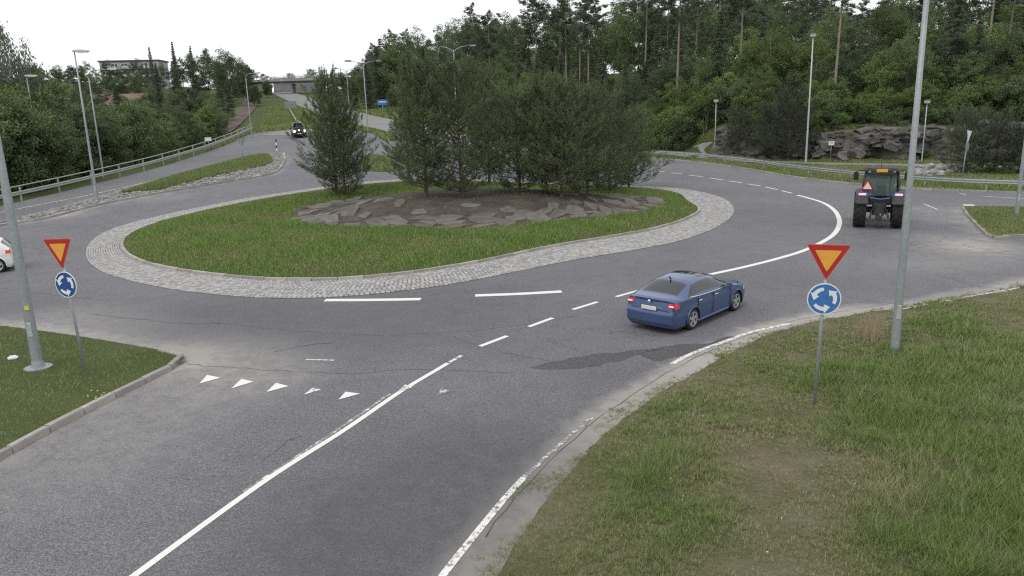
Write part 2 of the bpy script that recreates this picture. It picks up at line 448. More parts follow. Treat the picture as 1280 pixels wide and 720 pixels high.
M['tractor_grey'] = plain('tractor_fender', (0.085, 0.085, 0.082), 0.7, var=0.25)
M['tractor_dark'] = plain('tractor_chassis', (0.035, 0.034, 0.033), 0.7, var=0.4, scale=8)
M['orange'] = plain('orange_plate', (0.66, 0.36, 0.05), 0.5, var=0.1)
M['smv'] = plain('reflector_pink', (0.85, 0.56, 0.48), 0.5, var=0.05, emit=None)
M['reflector'] = plain('reflector_red', (0.30, 0.02, 0.03), 0.5)
M['petal_white'] = plain('petal_white', (0.75, 0.75, 0.70), 0.7, var=0.05)
M['petal_yellow'] = plain('petal_yellow', (0.62, 0.52, 0.10), 0.7, var=0.05)
M['straw'] = plain('dry_straw', (0.36, 0.28, 0.19), 0.8)
M['reflex_yellow'] = plain('reflex_yellow', (0.62, 0.62, 0.06), 0.5, var=0.1)

# ------------------------------------------------------------------ ground sheets
def resample(pts, step):
    pts = np.asarray(pts, float); out = []
    for a, b in zip(pts[:-1], pts[1:]):
        n = max(1, int(math.ceil(np.linalg.norm(b - a) / step)))
        for k in range(n): out.append(a + (b - a) * k / n)
    out.append(pts[-1]); return np.array(out)
def smooth_line(pts, step=0.5):
    """Catmull-Rom through the points, then even steps"""
    p = np.asarray(pts, float)
    if len(p) < 3: return resample(p, step)
    q = np.vstack([2 * p[0] - p[1], p, 2 * p[-1] - p[-2]]); out = []
    for i in range(1, len(q) - 2):
        for t in np.linspace(0, 1, 9)[:-1]:
            out.append(0.5 * ((2 * q[i]) + (-q[i - 1] + q[i + 1]) * t + (2 * q[i - 1] - 5 * q[i] + 4 * q[i + 1] - q[i + 2]) * t * t + (-q[i - 1] + 3 * q[i] - 3 * q[i + 1] + q[i + 2]) * t ** 3))
    out.append(p[-1]); out = np.array(out)
    s = np.r_[0, np.cumsum(np.linalg.norm(np.diff(out, axis=0), axis=1))]
    n = max(2, int(s[-1] / step) + 1); u = np.linspace(0, s[-1], n)
    return np.c_[np.interp(u, s, out[:, 0]), np.interp(u, s, out[:, 1])]
def inside(x, y, poly):
    poly = np.asarray(poly); r = np.zeros(np.shape(x), bool); j = len(poly) - 1
    for i in range(len(poly)):
        xi, yi = poly[i]; xj, yj = poly[j]
        if yi != yj:
            c = ((yi > y) != (yj > y)) & (x < (xj - xi) * (y - yi) / (yj - yi) + xi)
            r ^= c
        j = i
    return r
def pdist(x, y, pl, closed=False):
    pl = np.asarray(pl, float)
    if closed: pl = np.vstack([pl, pl[:1]])
    best = np.full(np.shape(x), 1e9)
    for a, b in zip(pl[:-1], pl[1:]):
        d = b - a; t = np.clip(((x - a[0]) * d[0] + (y - a[1]) * d[1]) / (d @ d + 1e-12), 0, 1)
        best = np.minimum(best, np.hypot(x - a[0] - t * d[0], y - a[1] - t * d[1]))
    return best
def sheet(name, poly, zfun, mat, grid=1.0, attrs=None, extra=None, parent=None, smooth=True):
    poly = np.asarray(poly, float); n = len(poly)
    if extra is None:
        x0, y0 = poly.min(0); x1, y1 = poly.max(0)
        gx, gy = np.meshgrid(np.arange(x0, x1, grid), np.arange(y0, y1, grid)); extra = np.c_[gx.ravel(), gy.ravel()]
        extra = extra + RNG.uniform(-0.2, 0.2, extra.shape) * grid
    m = inside(extra[:, 0], extra[:, 1], poly); extra = extra[m]
    extra = extra[pdist(extra[:, 0], extra[:, 1], poly, True) > 0.25 * grid]
    V = [Vector((float(a), float(b))) for a, b in np.vstack([poly, extra])]
    r = delaunay_2d_cdt(V, [(i, (i + 1) % n) for i in range(n)], [], 1, 1e-5)
    xy = np.array([(v.x, v.y) for v in r[0]]); F = np.array([f for f in r[2] if len(f) == 3])
    a, b, c = xy[F[:, 0]], xy[F[:, 1]], xy[F[:, 2]]
    cr = (b[:, 0] - a[:, 0]) * (c[:, 1] - a[:, 1]) - (b[:, 1] - a[:, 1]) * (c[:, 0] - a[:, 0])
    F[cr < 0] = F[cr < 0][:, ::-1]
    me = fast_mesh(name, np.c_[xy, zfun(xy[:, 0], xy[:, 1])], F)
    if attrs:
        for k, fn in attrs.items():
            at = me.attributes.new(k, 'FLOAT', 'POINT'); at.data.foreach_set('value', np.asarray(fn(xy[:, 0], xy[:, 1]), np.float32))
    return link(name, me, mat, parent, smooth=smooth)
def ribbon(name, line, w, mat, lift, parent=None, zf=hgt):
    line = np.asarray(line); t = np.gradient(line, axis=0); t /= np.linalg.norm(t, axis=1)[:, None] + 1e-9
    nrm = np.c_[-t[:, 1], t[:, 0]]; w = np.broadcast_to(w, len(line))[:, None]
    k = 5 if np.max(w) > 1 else 2
    rows = [line + nrm * w * u for u in np.linspace(-0.5, 0.5, k)]
    V = np.vstack([np.c_[r, zf(r[:, 0], r[:, 1]) + lift] for r in rows]); n = len(line)
    F = np.array([(j * n + i, j * n + i + 1, (j + 1) * n + i + 1, (j + 1) * n + i) for j in range(k - 1) for i in range(n - 1)])[:, ::-1]
    return link(name, fast_mesh(name, V, F), mat, parent)

# terrain: one sheet to the horizon, lying a little under roads and verges
gx = np.unique(np.concatenate([np.arange(-64, 92, 1.5), -64 - np.cumsum(1.5 * 1.09 ** np.arange(42)), 92 + np.cumsum(1.5 * 1.09 ** np.arange(42))]))
gy = np.unique(np.concatenate([np.arange(-12, 150, 1.5), 150 + np.cumsum(1.5 * 1.06 ** np.arange(56)), -12 - np.cumsum(2 * 1.15 ** np.arange(28))]))
X, Y = np.meshgrid(gx, gy); nx, ny = len(gx), len(gy)
Z = hgt(X, Y) - 0.07
rough = np.clip(pdist(X, Y, FOOT) / 8, 0, 1) * (Y > 60)
Z = Z + rough * 0.25 * np.sin(X * 0.31 + 1.3) * np.sin(Y * 0.27)* (sdist(X, Y, FOOT) > 2)
idx = np.arange(nx * ny).reshape(ny, nx)
F = np.stack([idx[:-1, :-1], idx[:-1, 1:], idx[1:, 1:], idx[1:, :-1]], -1).reshape(-1, 4)
tag(link('ground', fast_mesh('ground', np.c_[X.ravel(), Y.ravel(), Z.ravel()], F), M['forest_floor'], smooth=True), 'grassy terrain and forest floor rising into wooded hills', kind='structure')

# outlines, read off the photograph and laid on the ground
VERGE_R = smooth_line(P2((588, 760), (622, 720), (648, 672), (675, 632), (705, 588), (750, 540), (800, 503), (860, 468), (930, 434), (985, 412), (1030, 402), (1100, 389), (1200, 371), (1280, 357), (1400, 338)), 0.25)
VERGE_R = VERGE_R + np.c_[np.zeros(len(VERGE_R)), np.convolve(RNG.normal(0, 0.16, len(VERGE_R) + 4), np.ones(5) / 3.2, 'valid') + np.convolve(RNG.normal(0, 0.30, len(VERGE_R) + 16), np.hanning(17) / 5, 'valid')] * 0.8
VERGE_R_POLY = np.vstack([VERGE_R, [(75, VERGE_R[-1][1]), (75, -6), (VERGE_R[0][0] - 1.5, -6)]])
EDGE_L_UP = smooth_line(P2((-260, 382), (-120, 397), (0, 411), (70, 420), (150, 433), (210, 444), (228, 449)), 0.5)
EDGE_L_LOW = smooth_line(P2((232, 453), (215, 461), (150, 493), (80, 529), (0, 573), (-90, 624), (-160, 668)), 0.5)
VERGE_L_POLY = np.vstack([EDGE_L_UP, EDGE_L_LOW, [(EDGE_L_LOW[-1][0] - 25, EDGE_L_LOW[-1][1]), (EDGE_L_UP[0][0] - 15, EDGE_L_UP[0][1])]])
SPL_LOW = P2((-60, 292), (0, 283), (60, 273), (122, 257), (200, 242), (290, 227), (335, 219), (350, 211), (356, 200), (355, 192))
SPL_UP = P2((330, 193), (300, 199), (270, 207), (200, 226), (140, 243), (100, 254), (40, 270), (0, 279), (-60, 291))
SPLIT_L = np.vstack([smooth_line(SPL_LOW, 0.6), smooth_line(SPL_UP, 1.0)])
SPL_R = np.vstack([smooth_line(P2((1204, 261), (1212, 272), (1226, 287), (1240, 299)), 0.5), smooth_line(P2((1243, 299.5), (1262, 297), (1300, 295), (1360, 291)), 0.5), P2((1360, 263), (1300, 262), (1240, 261))])
BACK_R = P2((1420, 252), (1280, 242), (1130, 236), (1000, 223), (930, 211), (870, 203), (815, 198))

# roundabout island: outline from the photograph where it is seen, circle where trees hide it
OUTER_PX = [(110,313),(117.5,332.5),(140,345),(190,356),(225,364),(270,368),(320,373),(361,375),(392,375),(428,372),(483.5,366.5),(544.6,359.5),(610,346.5),(661,335),(722,323),(783,314),(844.5,303),(875,292.7),(899.5,281.4),(914.8,267.7),(914.8,257),(902.6,247.8),(875,240),(857,236),(120,297.5),(140,286),(175,276),(210,267.5),(250,260),(320,246),(364,240)]
INNER_PX = [(153,304),(155,312.5),(170,326),(200,336),(240,342.5),(300,349),(361,354),(428,352.7),(483.5,348),(544.6,339.5),(610,327.5),(661,315),(722,304),(783,295),(826,286),(860,273.8),(878,263)]
OUT_W = np.array(P2(*OUTER_PX)); IN_W = np.array(P2(*INNER_PX))
A = np.c_[2 * OUT_W, np.ones(len(OUT_W))]; sol = np.linalg.lstsq(A, (OUT_W ** 2).sum(1), rcond=None)[0]
IC = sol[:2]; IRAD = math.sqrt(sol[2] + IC @ IC)
def polar(pts, fallback):
    v = pts - IC; th = np.arctan2(v[:, 1], v[:, 0]); r = np.hypot(v[:, 0], v[:, 1]); o = np.argsort(th); th, r = th[o], r[o]
    g = np.linspace(-PI, PI, 721); dmin = np.min(np.abs((g[:, None] - th[None] + PI) % (2 * PI) - PI), axis=1)
    rr = np.interp(g, np.r_[th - 2 * PI, th, th + 2 * PI], np.r_[r, r, r])
    w = sstep(0.12, 0.5, dmin); rr = rr * (1 - w) + fallback(g, rr) * w
    k = np.exp(-np.linspace(-2, 2, 61) ** 2); k /= k.sum()
    rr = np.convolve(np.r_[rr[-31:-1], rr, rr[1:31]], k, 'valid'); return g, rr
TH, R_OUT = polar(OUT_W, lambda g, r: IRAD + 0 * g)
_, R_IN0 = polar(IN_W, lambda g, r: np.interp(g, TH, R_OUT) - 2.0)
R_IN = np.minimum(R_IN0, R_OUT - 1.2)
def r_out(t): return np.interp((t + PI) % (2 * PI) - PI, TH, R_OUT)
def r_in(t): return np.interp((t + PI) % (2 * PI) - PI, TH, R_IN)
print('ISLAND', IC, IRAD, R_OUT.min(), R_OUT.max(), R_IN.min(), R_IN.max())
def ring(rf, n=220, k=1.0):
    t = np.linspace(-PI, PI, n, endpoint=False); r = rf(t) * k; return np.c_[IC[0] + r * np.cos(t), IC[1] + r * np.sin(t)]
MC = np.array([-2.2, 47.6]); MA, MBB = 11.6, 7.6            # the stone mound inside the island, an oval
def mq(x, y):
    t = np.arctan2((y - MC[1]) / MBB, (x - MC[0]) / MA); return np.hypot((x - MC[0]) / MA, (y - MC[1]) / MBB) / (1 + .035 * np.sin(3 * t + 1) + .025 * np.sin(7 * t))
def isl_z(x, y):
    v = np.hypot(x - IC[0], y - IC[1]); t = np.arctan2(y - IC[1], x - IC[0]); q = v / r_in(t)
    return hgt(x, y) + 0.13 + 0.12 * sstep(1.0, 0.86, q) + 0.85 * sstep(1.02, 0.30, mq(x, y)) + 0.04 * np.sin(x * 1.9) * np.sin(y * 2.3) * sstep(1.05, 0.9, mq(x, y))

# asphalt
ROAD_POLY = np.vstack([resample([(-16, 5.0), (74, 5.0), (74, BACK_R[0][1])], 2), smooth_line(BACK_R, 1.0),
    smooth_line([(12, 97), (4, 103), (-8, 104), (-15, 98), (-20, 112), (-30, 122), (-38.0, 118), (-36.2, 100), (-35.2, 81), (-35.8, 70), (-37.4, 57), (-40, 45), (-48, 30)], 1.2), resample([(-48, 29), (-48, 5.5), (-16.5, 5.0)], 2)])
DUST = [(265, 445, 2.2, .42), (215, 447, 1.3, .55), (330, 452, 2.0, .18), (150, 420, 2.5, .25), (60, 405, 3, .4), (1180, 300, 2.5, .42), (1215, 308, 1.6, .5), (1185, 275, 2.0, .3), (1160, 262, 2, .35), (1250, 320, 3.0, .3), (1150, 330, 2.2, .25), (640, 700, 0.8, .8), (600, 700, .5, .6), (350, 470, 1.6, .25), (230, 500, 2.2, .2), (120, 560, 3, .15), (20, 600, 3, .2), (1060, 395, 1.2, .5), (960, 415, .8, .4), (90, 268, 2.5, .4), (200, 247, 3, .3)]
DARK = [(520, 640, 2.8, .6), (640, 560, 2.6, .55), (430, 700, 2.2, .45), (760, 470, 1.8, .35), (350, 400, 4, .45), (560, 395, 4, .4), (250, 385, 3, .35), (60, 370, 3, .25), (1010, 350, 4, .3), (1110, 300, 2.2, .35), (980, 275, 4, .22), (700, 350, 4, .2), (240, 320, 2, .0)]
DUSTW = [(P(a, b)[:2], r, k) for a, b, r, k in DUST]; DARKW = [(P(a, b)[:2], r, k) for a, b, r, k in DARK]
def blobs(x, y, L):
    s = np.zeros_like(x)
    for c, r, k in L: s = s + k * np.exp(-((x - c[0]) ** 2 + (y - c[1]) ** 2) / (r * r))
    return s
def dust_f(x, y):
    dv = pdist(x, y, VERGE_R[::4]); dl = pdist(x, y, EDGE_L_UP); dll = pdist(x, y, EDGE_L_LOW); ds = pdist(x, y, SPLIT_L[::2], True); dr = pdist(x, y, SPL_R[:20])
    near = sstep(24, 12, y)
    return np.clip(blobs(x, y, DUSTW) + 1.5 * sstep(1.05, 0.45, dv) * (0.5 + 0.5 * near) + 0.55 * sstep(1.2, 0.1, dl) + 0.35 * sstep(0.5, 0.05, dll) + 0.5 * sstep(0.9, 0.1, ds) + 0.5 * sstep(0.7, 0.1, dr), 0, 1.5)
def dark_f(x, y): return np.clip(blobs(x, y, DARKW), 0, 0.8)
ga = np.stack(np.meshgrid(np.arange(-24, 26, 0.42), np.arange(6, 33, 0.42)), -1).reshape(-1, 2)
gb = np.stack(np.meshgrid(np.arange(-48, 74, 0.95), np.arange(6, 106, 0.95)), -1).reshape(-1, 2)
gb = gb[~((gb[:, 0] > -24.4) & (gb[:, 0] < 26.4) & (gb[:, 1] < 33.4))]
road = tag(sheet('road', ROAD_POLY, lambda x, y: hgt(x, y), M['asphalt'], 0.5, {'dust': dust_f, 'dark': dark_f}, np.vstack([ga, gb]) + RNG.uniform(-.08, .08, (len(ga) + len(gb), 2))), 'worn grey asphalt of the roundabout and its arms', kind='structure')

# far roads
MAIN = smooth_line([(2, 96), (-8, 104), (-17, 122), (-30, 150), (-52, 210), (-90, 317), (-118, 390)], 3)
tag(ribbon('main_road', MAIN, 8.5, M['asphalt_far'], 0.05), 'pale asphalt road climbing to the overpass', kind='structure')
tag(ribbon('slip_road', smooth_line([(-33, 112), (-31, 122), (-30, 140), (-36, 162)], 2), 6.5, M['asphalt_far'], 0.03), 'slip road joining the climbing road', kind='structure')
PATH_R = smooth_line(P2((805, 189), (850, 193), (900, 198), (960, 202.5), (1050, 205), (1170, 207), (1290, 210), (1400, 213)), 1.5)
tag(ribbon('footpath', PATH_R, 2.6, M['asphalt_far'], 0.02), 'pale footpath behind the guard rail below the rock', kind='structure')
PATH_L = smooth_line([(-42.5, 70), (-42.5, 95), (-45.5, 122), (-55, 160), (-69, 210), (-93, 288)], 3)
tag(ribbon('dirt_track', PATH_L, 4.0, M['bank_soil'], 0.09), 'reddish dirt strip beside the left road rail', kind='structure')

# painted markings: each stroke is a part of the road
def stroke(name, px, w, mat='paint', lift=0.006):
    L = smooth_line(P2(*px), 0.35); return ribbon(name, L, w, M[mat], lift, road)
stroke('centre_line', [(140, 741), (168, 719.5), (330, 602), (430, 538), (500, 490), (545, 463), (560, 454)], 0.13)
stroke('centre_line', [(562, 453), (577, 444.5)], 0.11, 'paint_worn')
ghost = smooth_line(P2((305, 615), (420, 538.5), (488, 492)), .35); ribbon('centre_line', ghost, 0.09, M['paint_faint'], 0.005, road)
for a, b in (((600, 433), (634, 420)), ((661, 408.5), (691, 397.5)), ((716, 387), (747, 377.5)), ((770, 371), (799, 363))):
    stroke('lane_dash', [a, b], 0.15)
stroke('lane_line', [(888, 343), (925, 335), (960, 326.5), (1000, 315), (1025, 304), (1041, 294), (1048, 284), (1049, 274), (1043, 263), (1030, 254), (1012, 248), (997, 244)], 0.24)
for a, b in (((819, 213.6), (831, 214.8)), ((839, 216), (852, 217.4)), ((861, 219), (879, 221)), ((887, 222.6), (904, 225)), ((911, 226.2), (928, 228.6)), ((935, 230), (951, 232.6)), ((957, 234), (972, 237)), ((977, 238.4), (990, 241.6))):
    stroke('lane_dash', [a, b], 0.16)
stroke('lane_dash', [(406, 375.3), (466, 375), (526, 374)], 0.34)
stroke('lane_dash', [(594, 369.5), (648, 367.5), (702, 364.5)], 0.34)
stroke('worn_line', [(382, 449.5), (418, 450.5)], 0.07, 'paint_worn')
stroke('edge_line', [(540, 741), (553, 720), (591, 672), (632, 622), (655, 597)], 0.12, 'paint_edge')
stroke('edge_line', [(655, 597), (682, 572), (712, 545), (740, 522)], 0.09, 'paint_faint')
stroke('edge_line', [(840, 455), (865, 442), (900, 429), (940, 415), (987, 404.5)], 0.13, 'paint_edge')
stroke('edge_line', [(-40, 275), (0, 266), (60, 254), (100, 246.5), (200, 224), (290, 200)], 0.16, 'paint_worn', 0.02)
stroke('lane_dash', [(1155, 255), (1172, 262)], 0.12, 'paint_worn')
stroke('lane_dash', [(1204, 256.5), (1218, 256.5)], 0.5, 'paint', 0.008)
stroke('lane_dash', [(1200, 242), (1208, 243.5)], 0.14, 'paint_worn')
stroke('edge_line', [(1225, 245), (1290, 249)], 0.14, 'paint_worn')
stroke('edge_line', [(1010, 408.5), (1060, 399), (1120, 388), (1200, 373), (1290, 357)], 0.09, 'paint_worn', 0.006)
def tri(px, mat):
    w = [P(*q) for q in px]; b = MB(); b.add([(q[0], q[1], hgt(q[0], q[1]) + 0.010) for q in w], [(0, 1, 2)])
    o = b.build('give_way_triangle', M[mat], road)
    return o
for (a, b, c), mm in ((((249, 480), (259, 469), (276, 472.5)), 'paint'), (((289, 486), (302, 474), (317, 477.5)), 'paint'), (((333, 490.5), (345, 479), (361, 483)), 'paint'),
        (((379, 494), (391, 485), (403, 487)), 'paint_worn'), (((423, 500), (432, 490), (450, 492.5)), 'paint'), (((497, 490), (506, 481), (520, 483.5)), 'paint_worn'), (((546, 495), (551, 486), (565, 489)), 'paint_faint')):
    tri((a, c, b), mm)
# resurfaced patches: thin sheets on the road
for poly in ([(662, 459), (690, 452), (740, 443), (790, 438), (830, 436), (800, 443), (770, 452), (730, 460), (690, 462)], [(800, 444), (835, 432), (880, 430), (905, 422), (925, 418), (900, 430), (862, 441), (825, 451)]):
    L = smooth_line(P2(*poly, poly[0]), 0.3)[:-1]; L = L + RNG.normal(0, 0.04, L.shape)
    sheet('asphalt_patch', L, lambda x, y: hgt(x, y) + 0.004, M['asphalt_patch'], 0.6, parent=road)

# cracks and seams in the asphalt
def crack(px, w=0.022):
    L = smooth_line(P2(*px), 0.18); n = len(L); L = L + np.cumsum(RNG.normal(0, .035, L.shape), axis=0) * np.sin(np.linspace(0, PI, n))[:, None] + RNG.normal(0, .03, L.shape)
    ribbon('crack', L, w * .75 * RNG.uniform(.3, 1.3, n), M['crack'], 0.003, road)
crack([(232, 455), (300, 460), (380, 463), (450, 466), (500, 462), (560, 463), (640, 466)], .03)
for off, w in ((.55, .02),):
    Lr_ = VERGE_R[:90:2]; tt_ = np.gradient(Lr_, axis=0); tt_ /= np.linalg.norm(tt_, axis=1)[:, None]; Lr_ = np.c_[np.convolve(np.pad(Lr_[:, 0], 6, 'edge'), np.ones(13) / 13, 'valid'), np.convolve(np.pad(Lr_[:, 1], 6, 'edge'), np.ones(13) / 13, 'valid')] + np.c_[-tt_[:, 1], tt_[:, 0]] * off
    ribbon('crack', Lr_[3:-3] + RNG.normal(0, .02, Lr_[3:-3].shape), w * RNG.uniform(.3, 1.5, len(Lr_) - 6), M['crack'], 0.003, road)
crack([(110, 392), (200, 400), (262, 403), (275, 406)], .035); crack([(340, 440), (380, 433), (420, 428)], .035)
crack([(262, 403), (360, 411), (470, 415), (560, 411), (650, 404), (720, 395)], .022)
crack([(330, 575), (362, 553), (378, 545)], .025); crack([(560, 420), (640, 440), (690, 452)], .02)
crack([(1130, 300), (1180, 310), (1230, 316), (1262, 314)], .03); crack([(0, 360), (60, 365), (140, 376)], .025); crack([(1170, 345), (1200, 352), (1215, 358)], .025)
# raised verges
def lift_sheet(poly, lift, w):
    pl = np.asarray(poly)[::2]
    return lambda x, y: hgt(x, y) + 0.004 + lift * sstep(0, w, pdist(x, y, pl, True)) + 0.03 * np.sin(x * 1.7 + y) * np.sin(y * 2.1 - x * .6) * sstep(0, 1.5, pdist(x, y, pl, True))
ZR = lift_sheet(VERGE_R_POLY, 0.10, 1.4)
vr = tag(sheet('right_verge', VERGE_R_POLY, ZR, M['soil'], 0.8), 'grass verge with bare brown patches in the right foreground', kind='structure')
ZL = lambda x, y: hgt(x, y) + 0.11 + 0.06 * sstep(0.1, 1.5, pdist(x, y, VERGE_L_POLY[::2], True))
vl = tag(sheet('left_verge', VERGE_L_POLY, ZL, M['sod'], 0.8), 'grass verge behind the kerb on the left', kind='structure')
ZS = lambda x, y: hgt(x, y) + 0.11 + 0.22 * sstep(0.2, 2.5, pdist(x, y, SPLIT_L[::2], True))
sl = tag(sheet('traffic_island', SPLIT_L, ZS, M['gravel'], 0.8), 'long traffic island of stones and grass at the left road', kind='structure')
ZT = lambda x, y: hgt(x, y) + 0.10 + 0.05 * sstep(0.1, 1, pdist(x, y, SPL_R, True))
sr = tag(sheet('right_traffic_island', SPL_R, ZT, M['sod'], 0.8), 'grassy traffic island at the right edge', kind='structure')
# grass tongue seen between the island trees, beyond the ring
TONGUE = P2((455, 214), (478, 215), (500, 214), (505, 205), (488, 196), (462, 192), (450, 200))
tg = tag(sheet('far_verge', resample(TONGUE + TONGUE[:1], 1)[:-1], lambda x, y: hgt(x, y) + 0.02, M['sod'], 1.0), 'grassy verge behind the island trees', kind='structure')

island = tag(sheet('roundabout_island', ring(r_in, 240, 0.997), isl_z, M['sod'], 0.7), 'round grassy island with a stone mound', kind='structure')
_tm = np.linspace(-PI, PI, 160, endpoint=False); _rm = (1 + .035 * np.sin(3 * _tm + 1) + .025 * np.sin(7 * _tm))
mound = sheet('mound', np.c_[MC[0] + MA * _rm * np.cos(_tm), MC[1] + MBB * _rm * np.sin(_tm)], lambda x, y: isl_z(x, y) + 0.03, M['needle_litter'], 0.7, parent=island)

# apron: bed plus setts
def ring_band(name, ra, rb, za, zb, mat, parent, n=300):
    t = np.linspace(-PI, PI, n, endpoint=False)
    rows = []
    for rf, dz in ((ra, za), (rb, zb)):
        r = rf(t); x, y = IC[0] + r * np.cos(t), IC[1] + r * np.sin(t); rows.append(np.c_[x, y, hgt(x, y) + dz])
    V = np.vstack(rows); i = np.arange(n); j = (i + 1) % n
    return link(name, fast_mesh(name, V, np.c_[i, i + n, j + n, j][:, ::-1]), mat, parent, smooth=True)
apron = tag(ring_band('truck_apron', r_in, r_out, 0.05, 0.012, M['joint'], None), 'ring of pale granite setts around the island', kind='structure')
V = []; Fq = []
rows = 15
for k in range(rows):
    u0, u1 = k / rows, (k + 1) / rows
    tm = 0.0; n = int(2 * PI * IRAD / 0.17)
    tt = np.linspace(-PI, PI, n, endpoint=False) + RNG.uniform(0, 0.01); dt = 2 * PI / n
    g = 0.09
    a0, a1 = tt + dt * g, tt + dt * (1 - g)
    ri, ro = r_in(tt + dt / 2), r_out(tt + dt / 2)
    q0 = ri + (ro - ri) * (u0 + 0.06 / rows); q1 = ri + (ro - ri) * (u1 - 0.06 / rows)
    lift = 0.012 + (0.05 - 0.012) * (1 - (u0 + u1) / 2) + 0.022 + RNG.normal(0, 0.004, n)
    cs = []
    for rr, aa in ((q0, a0), (q1, a0), (q1, a1), (q0, a1)):
        x, y = IC[0] + rr * np.cos(aa), IC[1] + rr * np.sin(aa); cs.append(np.c_[x, y, hgt(x, y)])
    top = [c + np.c_[np.zeros(n), np.zeros(n), lift] for c in cs]
    bot = [c + np.c_[np.zeros(n), np.zeros(n), lift - 0.03] for c in cs]
    b0 = sum(len(v) for v in V); V.append(np.stack(top + bot, 1).reshape(-1, 3))
    base = b0 + np.arange(n)[:, None] * 8
    for f in ((0, 1, 2, 3), (4, 5, 1, 0), (5, 6, 2, 1), (6, 7, 3, 2), (7, 4, 0, 3)): Fq.append(base + np.array(f)[None])
so = link('sett_paving', fast_mesh('sett_paving', np.vstack(V), np.vstack(Fq)), M['sett'], apron); so['kind'] = 'stuff'

# kerbs: every stone an object, one shared mesh per kind
def stone_mesh(nm, w, h, seed):
    rr = random.Random(seed); b = MB(); b.box((0, 0, 0), (1, w, h)); me = b.mesh(nm, 0.018, 2)
    for v in me.vertices: v.co.x += rr.uniform(-.006, .006); v.co.y += rr.uniform(-.006, .006); v.co.z += rr.uniform(-.004, .004)
    me.materials.append(M['kerb']); return me
KM = [stone_mesh('kerb_stone', 0.17, 0.30, i) for i in range(3)]
def kerb(line, parent, top=0.13, length=1.0, off=0.0, name='kerb_stone', closed=False):
    line = np.asarray(line)
    if closed: line = np.vstack([line, line[:1]])
    s = np.r_[0, np.cumsum(np.linalg.norm(np.diff(line, axis=0), axis=1))]; n = max(1, round(s[-1] / length)); L = s[-1] / n
    for i in range(n):
        u0, u1 = i * L, (i + 1) * L
        a = np.array([np.interp(u0, s, line[:, 0]), np.interp(u0, s, line[:, 1])]); b = np.array([np.interp(u1, s, line[:, 0]), np.interp(u1, s, line[:, 1])])
        d = b - a; l = np.linalg.norm(d); nrm = np.array([-d[1], d[0]]) / l; c = (a + b) / 2 + nrm * off
        za, zb = H1(*a), H1(*b)
        o = bpy.data.objects.new(name, KM[i % 3]); COL.objects.link(o); o.parent = parent
        o.location = (c[0], c[1], (za + zb) / 2 + top - 0.15 + random.uniform(-.008, .008)); o.scale = (l * 0.985, 1, 1)
        o.rotation_euler = (random.uniform(-.02, .02), -math.atan2(zb - za, l) + random.uniform(-.006, .006), math.atan2(d[1], d[0]) + random.uniform(-.006, .006))
kerb(ring(r_in, 400), island, 0.17, 1.0, closed=True)
kerb(np.vstack([EDGE_L_UP[-3:], EDGE_L_LOW]), vl, 0.14, 1.0)
kerb(smooth_line(SPL_LOW, 0.6), sl, 0.14, 1.2)
kerb(SPL_R[:-4], sr, 0.13, 0.9)
BK = smooth_line(BACK_R, 1.0)
tag(bpy.data.objects.new('back_kerb', None), 'kerb along the far side of the ring', kind='structure')
bkp = bpy.data.objects['back_kerb']; COL.objects.link(bkp)
kerb(BK[BK[:, 0] < 62], bkp, 0.12, 1.6)

# slate slabs on the mound, each its own stone
SLM = []
for i in range(9):
    rr = random.Random(100 + i); n = rr.randint(5, 7); b = MB()
    pol = [(math.cos(2 * PI * k / n + rr.uniform(-.25, .25)) * rr.uniform(.42, .6), math.sin(2 * PI * k / n + rr.uniform(-.25, .25)) * rr.uniform(.3, .46)) for k in range(n)]
    b.prism(pol, -0.14, 0.08); me = b.mesh('stone_slab', 0.02, 1)
    for v in me.vertices:
        if v.co.z > 0: v.co.z += 0.05 * math.sin(v.co.x * 5 + i) + rr.uniform(-.012, .012)
    me.materials.append(M['slab']); SLM.append(me)
placed = []
for ringk, (q, cnt) in enumerate(((0.965, 46), (0.86, 40), (0.76, 30), (0.65, 18), (0.52, 8))):
    for i in range(cnt):
        if random.random() < 0.02 + 0.11 * ringk: continue
        t = 2 * PI * (i + random.uniform(-.2, .2) + 0.5 * (ringk % 2)) / cnt; q_ = (q + random.uniform(-.02, .02)) * (1 + .035 * math.sin(3 * t + 1) + .025 * math.sin(7 * t))
        x, y = MC[0] + MA * q_ * math.cos(t), MC[1] + MBB * q_ * math.sin(t)
        if math.sin(t) > 0.55: continue                                # the far side cannot be seen
        z = float(isl_z(np.array([x]), np.array([y]))[0]); e = 0.3
        gxn = float(isl_z(np.array([x + e]), np.array([y]))[0]) - float(isl_z(np.array([x - e]), np.array([y]))[0]); gyn = float(isl_z(np.array([x]), np.array([y + e]))[0]) - float(isl_z(np.array([x]), np.array([y - e]))[0])
        nrm = Vector((-gxn / .6 * 1.2, -gyn / .6 * 1.2, 1)).normalized()
        o = bpy.data.objects.new('stone_slab', SLM[random.randrange(9)]); COL.objects.link(o); o.parent = island
        s = random.uniform(1.15, 1.75) * (0.75 if ringk > 2 else 1)
        o.scale = (s * 1.2, s * .95, random.uniform(.8, 1.1))
        rot = nrm.to_track_quat('Z', 'Y').to_matrix() @ Matrix.Rotation(t + PI / 2 + random.uniform(-.35, .35), 3, 'Z') @ Matrix.Rotation(random.uniform(-.14, .14), 3, 'X') @ Matrix.Rotation(random.uniform(-.1, .1), 3, 'Y')
        o.rotation_euler = rot.to_euler(); o.location = (x, y, z + 0.012)

